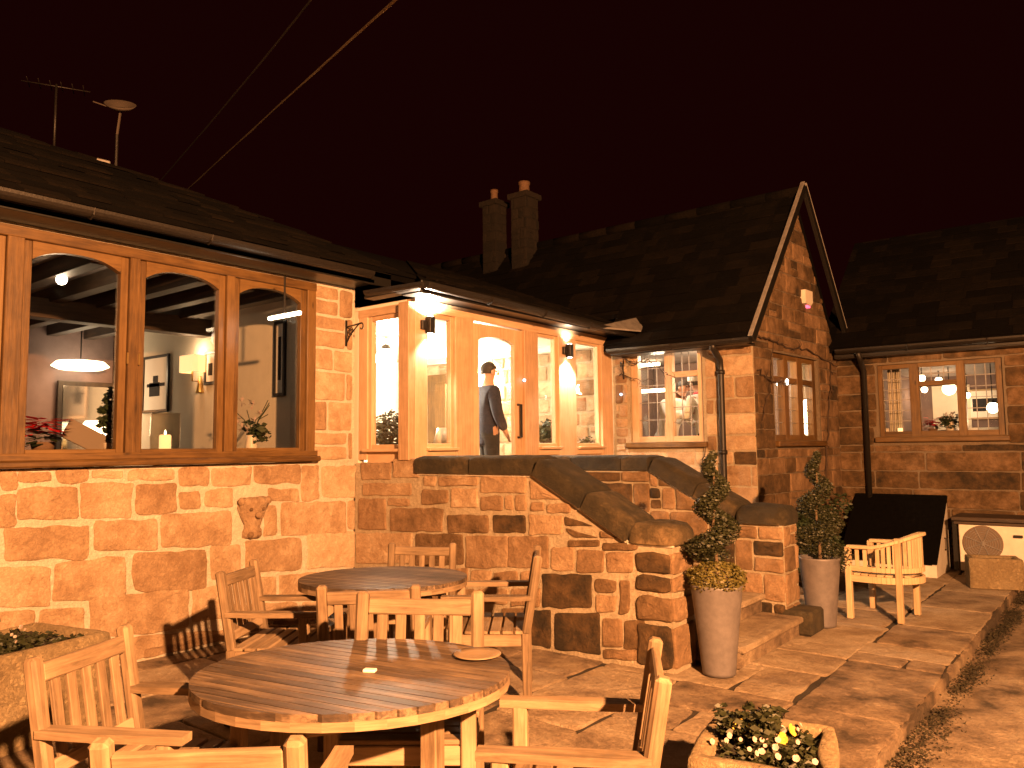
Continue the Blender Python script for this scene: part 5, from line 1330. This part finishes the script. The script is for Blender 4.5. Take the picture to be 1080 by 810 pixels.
# porch contents
gp1 = at(407, 378, 1, 6.6); gp2 = at(505, 383, 0, -7.6)
pend(gp1, .13, E_WHITE, 'lantern_pendant', 'glaring globe lamp behind the leftmost porch pane', cord=.35, grp='porch lamps')
pend(gp2, .14, E_WHITE, 'lantern_pendant', 'glaring globe lamp seen through the porch door glass', cord=.3, grp='porch lamps')
def bushpot(c, R, H, mat, label, n=900, s=.05, pot=CERAM, seed=4):
    random.seed(seed); c = Vector(c); t = thing('potted_plant', label, 'potted plant', c)
    m = MB(); m.smooth = True; m.lathe(c, [(R * .5, 0), (R * .7, R * .9), (R * .62, R * .9), (.001, R * .8)], 20); m.build('pot', pot, t)
    m = MB(); leaf_cloud(m, c + Zv * (R * .9 + H * .5), (R, R, H * .55), n, s, (.1, .9), .3); m.build('foliage', mat, t)
q = at(413, 470, 1, 5.75); bushpot((q.x, q.y, 1.2), .27, .55, LEAF, 'leafy bush in a pot behind the leftmost porch pane', 1500, .05)
bushpot(bushpot_later, .10, .42, LEAFD, 'tall dark leafy plant at the right edge of the first arched window', 420, .06, seed=6)
q = at(577, 470, 0, -5.75); bushpot((q.x, q.y, 1.45), .17, .34, LEAFD, 'dark glossy plant in a pot between the door and the right wall lamp', 500, .06)
q = at(470, 463, 0, -5.65); t = thing('table_lamp', 'small cream shaded table lamp at the foot of the second porch pane', 'lamp', (q.x, q.y, 1.5))
m = MB(); m.smooth = True; m.lathe((q.x, q.y, 1.66), [(.13, 0), (.09, .16), (.085, .16), (.125, 0)], 20); m.build('lamp_shade', CERAM, t); m = MB(); m.smooth = True; m.lathe((q.x, q.y, 1.5), [(.06, 0), (.06, .02), (.02, .04), (.03, .1), (.01, .2)], 14); m.build('base', GOLD, t)
t2_ = thing('side_shelf', 'narrow timber shelf running behind the porch panes', 'shelf', (-5.72, 6.0, .85)); m = MB(); m.box((-5.72, 5.85, 1.47), (.4, .9, .04), bev=.005); m.build('shelf_board', PINE, t2_); m = MB(); m.box((-5.72, 5.85, 1.13), (.36, .8, .62)); m.build('cabinet_base', PINE, t2_)
t2_ = thing('side_shelf', 'narrow timber shelf right of the porch door, under the dark plant', 'shelf', (-5.72, 7.9, .85)); m = MB(); m.box((-5.72, 7.9, 1.42), (.4, 1.5, .04), bev=.005); m.build('shelf_board', PINE, t2_); m = MB(); m.box((-5.72, 7.9, 1.1), (.36, 1.4, .6)); m.build('cabinet_base', PINE, t2_)
q = at(618, 460, 0, -5.7); flowers((q.x, q.y, 1.45), 'round white flower head in a vase behind the rightmost porch pane', 12, .10, PETALW, CERAM, LEAFD, .32)
t2_ = thing('plant_stand', 'wooden stand carrying the leafy bush inside the porch', 'stand', (-5.9, 5.75, .8)); q = at(413, 470, 1, 5.75); m = MB(); m.box((q.x, q.y, 1.18), (.4, .4, .04)); m.build('top', PINE, t2_)
for sx in (-1, 1):
    for sy in (-1, 1): m = MB(); m.bar((q.x + sx * .17, q.y + sy * .17, .81), (q.x + sx * .17, q.y + sy * .17, 1.16), .03, .03); m.build('leg', PINE, t2_)
m = MB(); q = at(553, 401, 0, PX + .02); m.smooth = True; m.ball(q, .018, 10); tag(m.build('keypad_light', E_BLUE, loc=q), 'tiny blue white light on the right post of the porch door', 'light', 'tiny blue lights')
m = MB(); q = at(655, 416, 1, FY - .04); m.smooth = True; m.ball(q, .018, 10); tag(m.build('keypad_light', E_BLUE, loc=q), 'tiny blue white light on the stone between porch and kitchen window', 'light', 'tiny blue lights')

# kitchen window contents
for i, (u, v, lab) in enumerate(((680, 385, 'slim strip light high in the left half of the kitchen window'), (690, 412, 'slim strip light low in the left half of the kitchen window'))):
    q = at(u, v, 1, 10.6); t = thing('strip_light', lab, 'lamp', q, 0, 'kitchen strip lights'); m = MB(); m.bar(q - X * .22, q + X * .25, .04, .05, .5, Zv); m.build('tube', E_WARM, t); m = MB(); m.bar(q + Zv * .03, q + Zv * max(.2, 2.88 - q.z), .012, .012); m.build('bracket', BLACKP, t)
m = MB(); q = at(712, 458, 1, 9.35); q.z = 1.70; m.smooth = True; m.lathe(q, [(.05, 0), (.11, .03), (.115, .035), (.05, .01), (.001, .01)], 18); tag(m.build('white_plate', CERAM, loc=q), 'white dish on the sill of the kitchen window', 'dish')
# lit things in gable window
q = atz(825, 403, 9.95); pend(q, .075, E_WHITE, 'pendant_lamp', 'bright pendant lamp in the left light of the gable window', cord=.5)
q = atz(854, 440, 10.62); t = thing('tall_lamp', 'tall column lamp glowing in the right light of the gable window', 'lamp', q - Zv * 1.1); m = MB(); m.smooth = True; m.lathe(q, [(.05, -.25), (.09, -.2), (.09, .2), (.05, .25)], 16); m.build('lamp_shade', E_WARM, t); m = MB(); m.tube([q - Zv * 1.1, q - Zv * .2], .02, 8); m.build('stand', GOLD, t)

# service wing room
lamps = [(972, 399, 13.2), (990, 401, 14.6), (975, 411, 15.4), (1001, 410, 14.0), (1020, 417, 15.5)]
RL = []
for i, (u, v, y_) in enumerate(lamps):
    q = at(u, v, 1, y_); lab = ['nearest', 'middle', 'small lower left', 'brightest', 'right hand'][i] + ' pendant lamp of the cluster in the far right window'
    RL.append(q); pend(q, .055 if i != 3 else .10, E_WARM, 'pendant_lamp', lab, cord=max(.1, 2.8 - q.z), grp='pendants in the far right window')
q = at(1047, 430, 1, 12.3); pend(q, .075, E_WARM, 'globe_lamp', 'round glowing globe lamp at the right side of the far right window', cord=.7); RL.append(q)
t = thing('window_curtain', 'pale curtain hanging at the left of the far right window', 'curtain', (wx(934), 11.85, 1.72)); m = MB(); m.smooth = True
n_ = 30; vs = []
for k in range(n_ + 1):
    x = wx(931) + (wx(941) + .03 - wx(931)) * k / n_; y = 11.86 + .02 * sin(k * 1.3); vs += [(x, y, 1.72), (x, y, 2.64)]
m.add(vs, [(2 * k, 2 * k + 2, 2 * k + 3, 2 * k + 1) for k in range(n_)]); cu = m.build('drape', CREAM, t); md = cu.modifiers.new('Solid', 'SOLIDIFY'); md.thickness = .01
for i, (u, lab) in enumerate(((935, 'left pillar candle on the ledge of the far right window'), (950, 'right, squarer pillar candle on the ledge of the far right window'))):
    q = at(u, 457, 1, 11.78); m = MB(); m.smooth = True; m.lathe((q.x, q.y, 1.735), [(.035, 0), (.035, .08), (.03, .085), (.001, .08)], 16); tag(m.build('pillar_candle', E_CANDLE if i else CERAM, loc=(q.x, q.y, 1.735)), lab, 'candle')
m = MB(); m.box((-2.0, 11.84, 1.71), (1.6, .2, .04)); m.build('window_ledge', PINE, rw)
q = at(984, 455, 1, 11.86); poins((q.x, q.y, 1.735), .14, 'red poinsettia in the middle light of the far right window', 9)
q = at(1003, 455, 1, 11.86); flowers((q.x, q.y, 1.735), 'pale winter flowers beside the poinsettia in the far right window', 22, .09, PETALW, CERAM, LEAFD, .26)
pw = at(1041, 426, 1, 15.9); picture((pw.x, 15.93, pw.z), .75, .5, (0, -1, 0), 'wide framed picture on the back wall inside the far right window', [(-.6, -.5, .6, .4)], BENCHW)
m = MB(); q = at(1000, 430, 1, 15.9); m.box((q.x + .05, 15.93, q.z), (.6, .03, .8)); m.build('lit_panel', CREAM, rw)
t = thing('tub_armchair', 'pale upholstered armchair back inside the far right window', 'chair', (at(1030, 450, 1, 13).x, 13, .84)); q = at(1030, 452, 1, 13.0)
m = MB(); m.smooth = True; m.lathe((q.x, 13, .84), [(.30, 0), (.34, .35), (.34, .8), (.30, .98), (.26, .95), (.26, .45), (.001, .42)], 22); m.build('shell', CERAM, t)

# ================================================================== LIGHT
def point(name, p, power, col, r=.05):
    l = bpy.data.lights.new(name, 'POINT'); l.energy = power; l.color = col; l.shadow_soft_size = r; o = bpy.data.objects.new(name, l); o.location = p; COL.objects.link(o); return o
def spot(name, p, d, power, col, ang, r=.03, blend=.6):
    l = bpy.data.lights.new(name, 'SPOT'); l.energy = power; l.color = col; l.shadow_soft_size = r; l.spot_size = radians(ang); l.spot_blend = blend
    o = bpy.data.objects.new(name, l); o.location = p; o.rotation_euler = Vector(d).to_track_quat('-Z', 'Y').to_euler(); COL.objects.link(o); return o
SL = Vector((2.55, .20, 3.35))
point('street_light', SL, 10500, (1, .435, .155), .07)
lamp = thing('street_lamp', 'iron lamp post with an orange lantern on the road side', 'street lamp', (2.75, .2, -.1))
m = MB(); m.smooth = True; m.lathe((2.95, .2, -.12), [(.11, 0), (.11, .4), (.06, .5), (.045, 3.5), (.045, 3.75)], 16); m.build('pole', CASTIRON, lamp)
m = MB(); m.tube([(2.95, .2, 3.6), (2.55, .2, 3.72)], .025, 8); m.build('arm', CASTIRON, lamp)
m = MB(); m.smooth = True; m.lathe((SL.x, SL.y, 3.5), [(.22, 0), (.20, .08), (.08, .2), (.03, .22)], 20, cap=False); m.build('shade', CASTIRON, lamp)
# porch lamps and indoor lamps
WARMW = (1, .70, .40); WW = (1, .80, .56)
spot('porch_uplight', LP1 + Vector((.0, 0, .10)), (0.05, 0, 1), 420, WW, 165); spot('porch_downlight', LP1 - Vector((0, 0, .10)), (0.1, 0, -1), 55, WW, 110)
spot('porch_uplight', LP2 + Vector((.0, 0, .10)), (0.05, 0, 1), 20, WW, 140); spot('porch_downlight', LP2 - Vector((0, 0, .10)), (0.12, -.05, -1), 210, WW, 120)
point('porch_globe_light', gp1 - Zv * .3, 420, WW, .13); point('porch_globe_light', gp2 - Zv * .3, 420, WW, .14)
point('dining_wall_light', LSH + Vector((0, -.02, .13)), 7, WARMW, .06); point('dining_pendant_light', pl + Vector((.3, 0, -.15)), 9, WARMW, .12)
point('dining_table_light', pl2 + Vector((.25, 0, .0)), 6, WARMW, .1); point('dining_spot_light', sp - Zv * .1, 4, WARMW, .05); point('dining_strip_light', sp2 - Zv * .1, 2.5, (1, .8, .62), .08)
point('dining_near_light', (-8.8, 1.2, 2.8), 3, WARMW, .1)
point('kitchen_light', (-4.9, 9.35, 2.75), 34, WW, .1); point('kitchen_window_light', GA + gd * gs_(840) - gn * .7 + Zv * 2.5, 85, WARMW, .08)
for q in RL: point('wing_lamp_light', q - Zv * .16, 9, (1, .62, .32), .08)
w = bpy.data.worlds.new('World'); sc.world = w; w.use_nodes = True; nt = w.node_tree; bg = nt.nodes['Background']
bg.inputs[0].default_value = (.0072, .0007, .0006, 1); bg.inputs[1].default_value = 1.0
sc.view_settings.view_transform = 'Standard'; sc.view_settings.look = 'None'; sc.view_settings.exposure = .15; sc.view_settings.gamma = 1; sc.view_settings.use_curve_mapping = False
sc.render.engine = 'CYCLES'
sc.cycles.max_bounces = 7; sc.cycles.transparent_max_bounces = 12; sc.cycles.diffuse_bounces = 3; sc.cycles.glossy_bounces = 3; sc.cycles.caustics_reflective = False; sc.cycles.caustics_refractive = False
sc.cycles.use_light_tree = True; sc.cycles.sample_clamp_indirect = 4
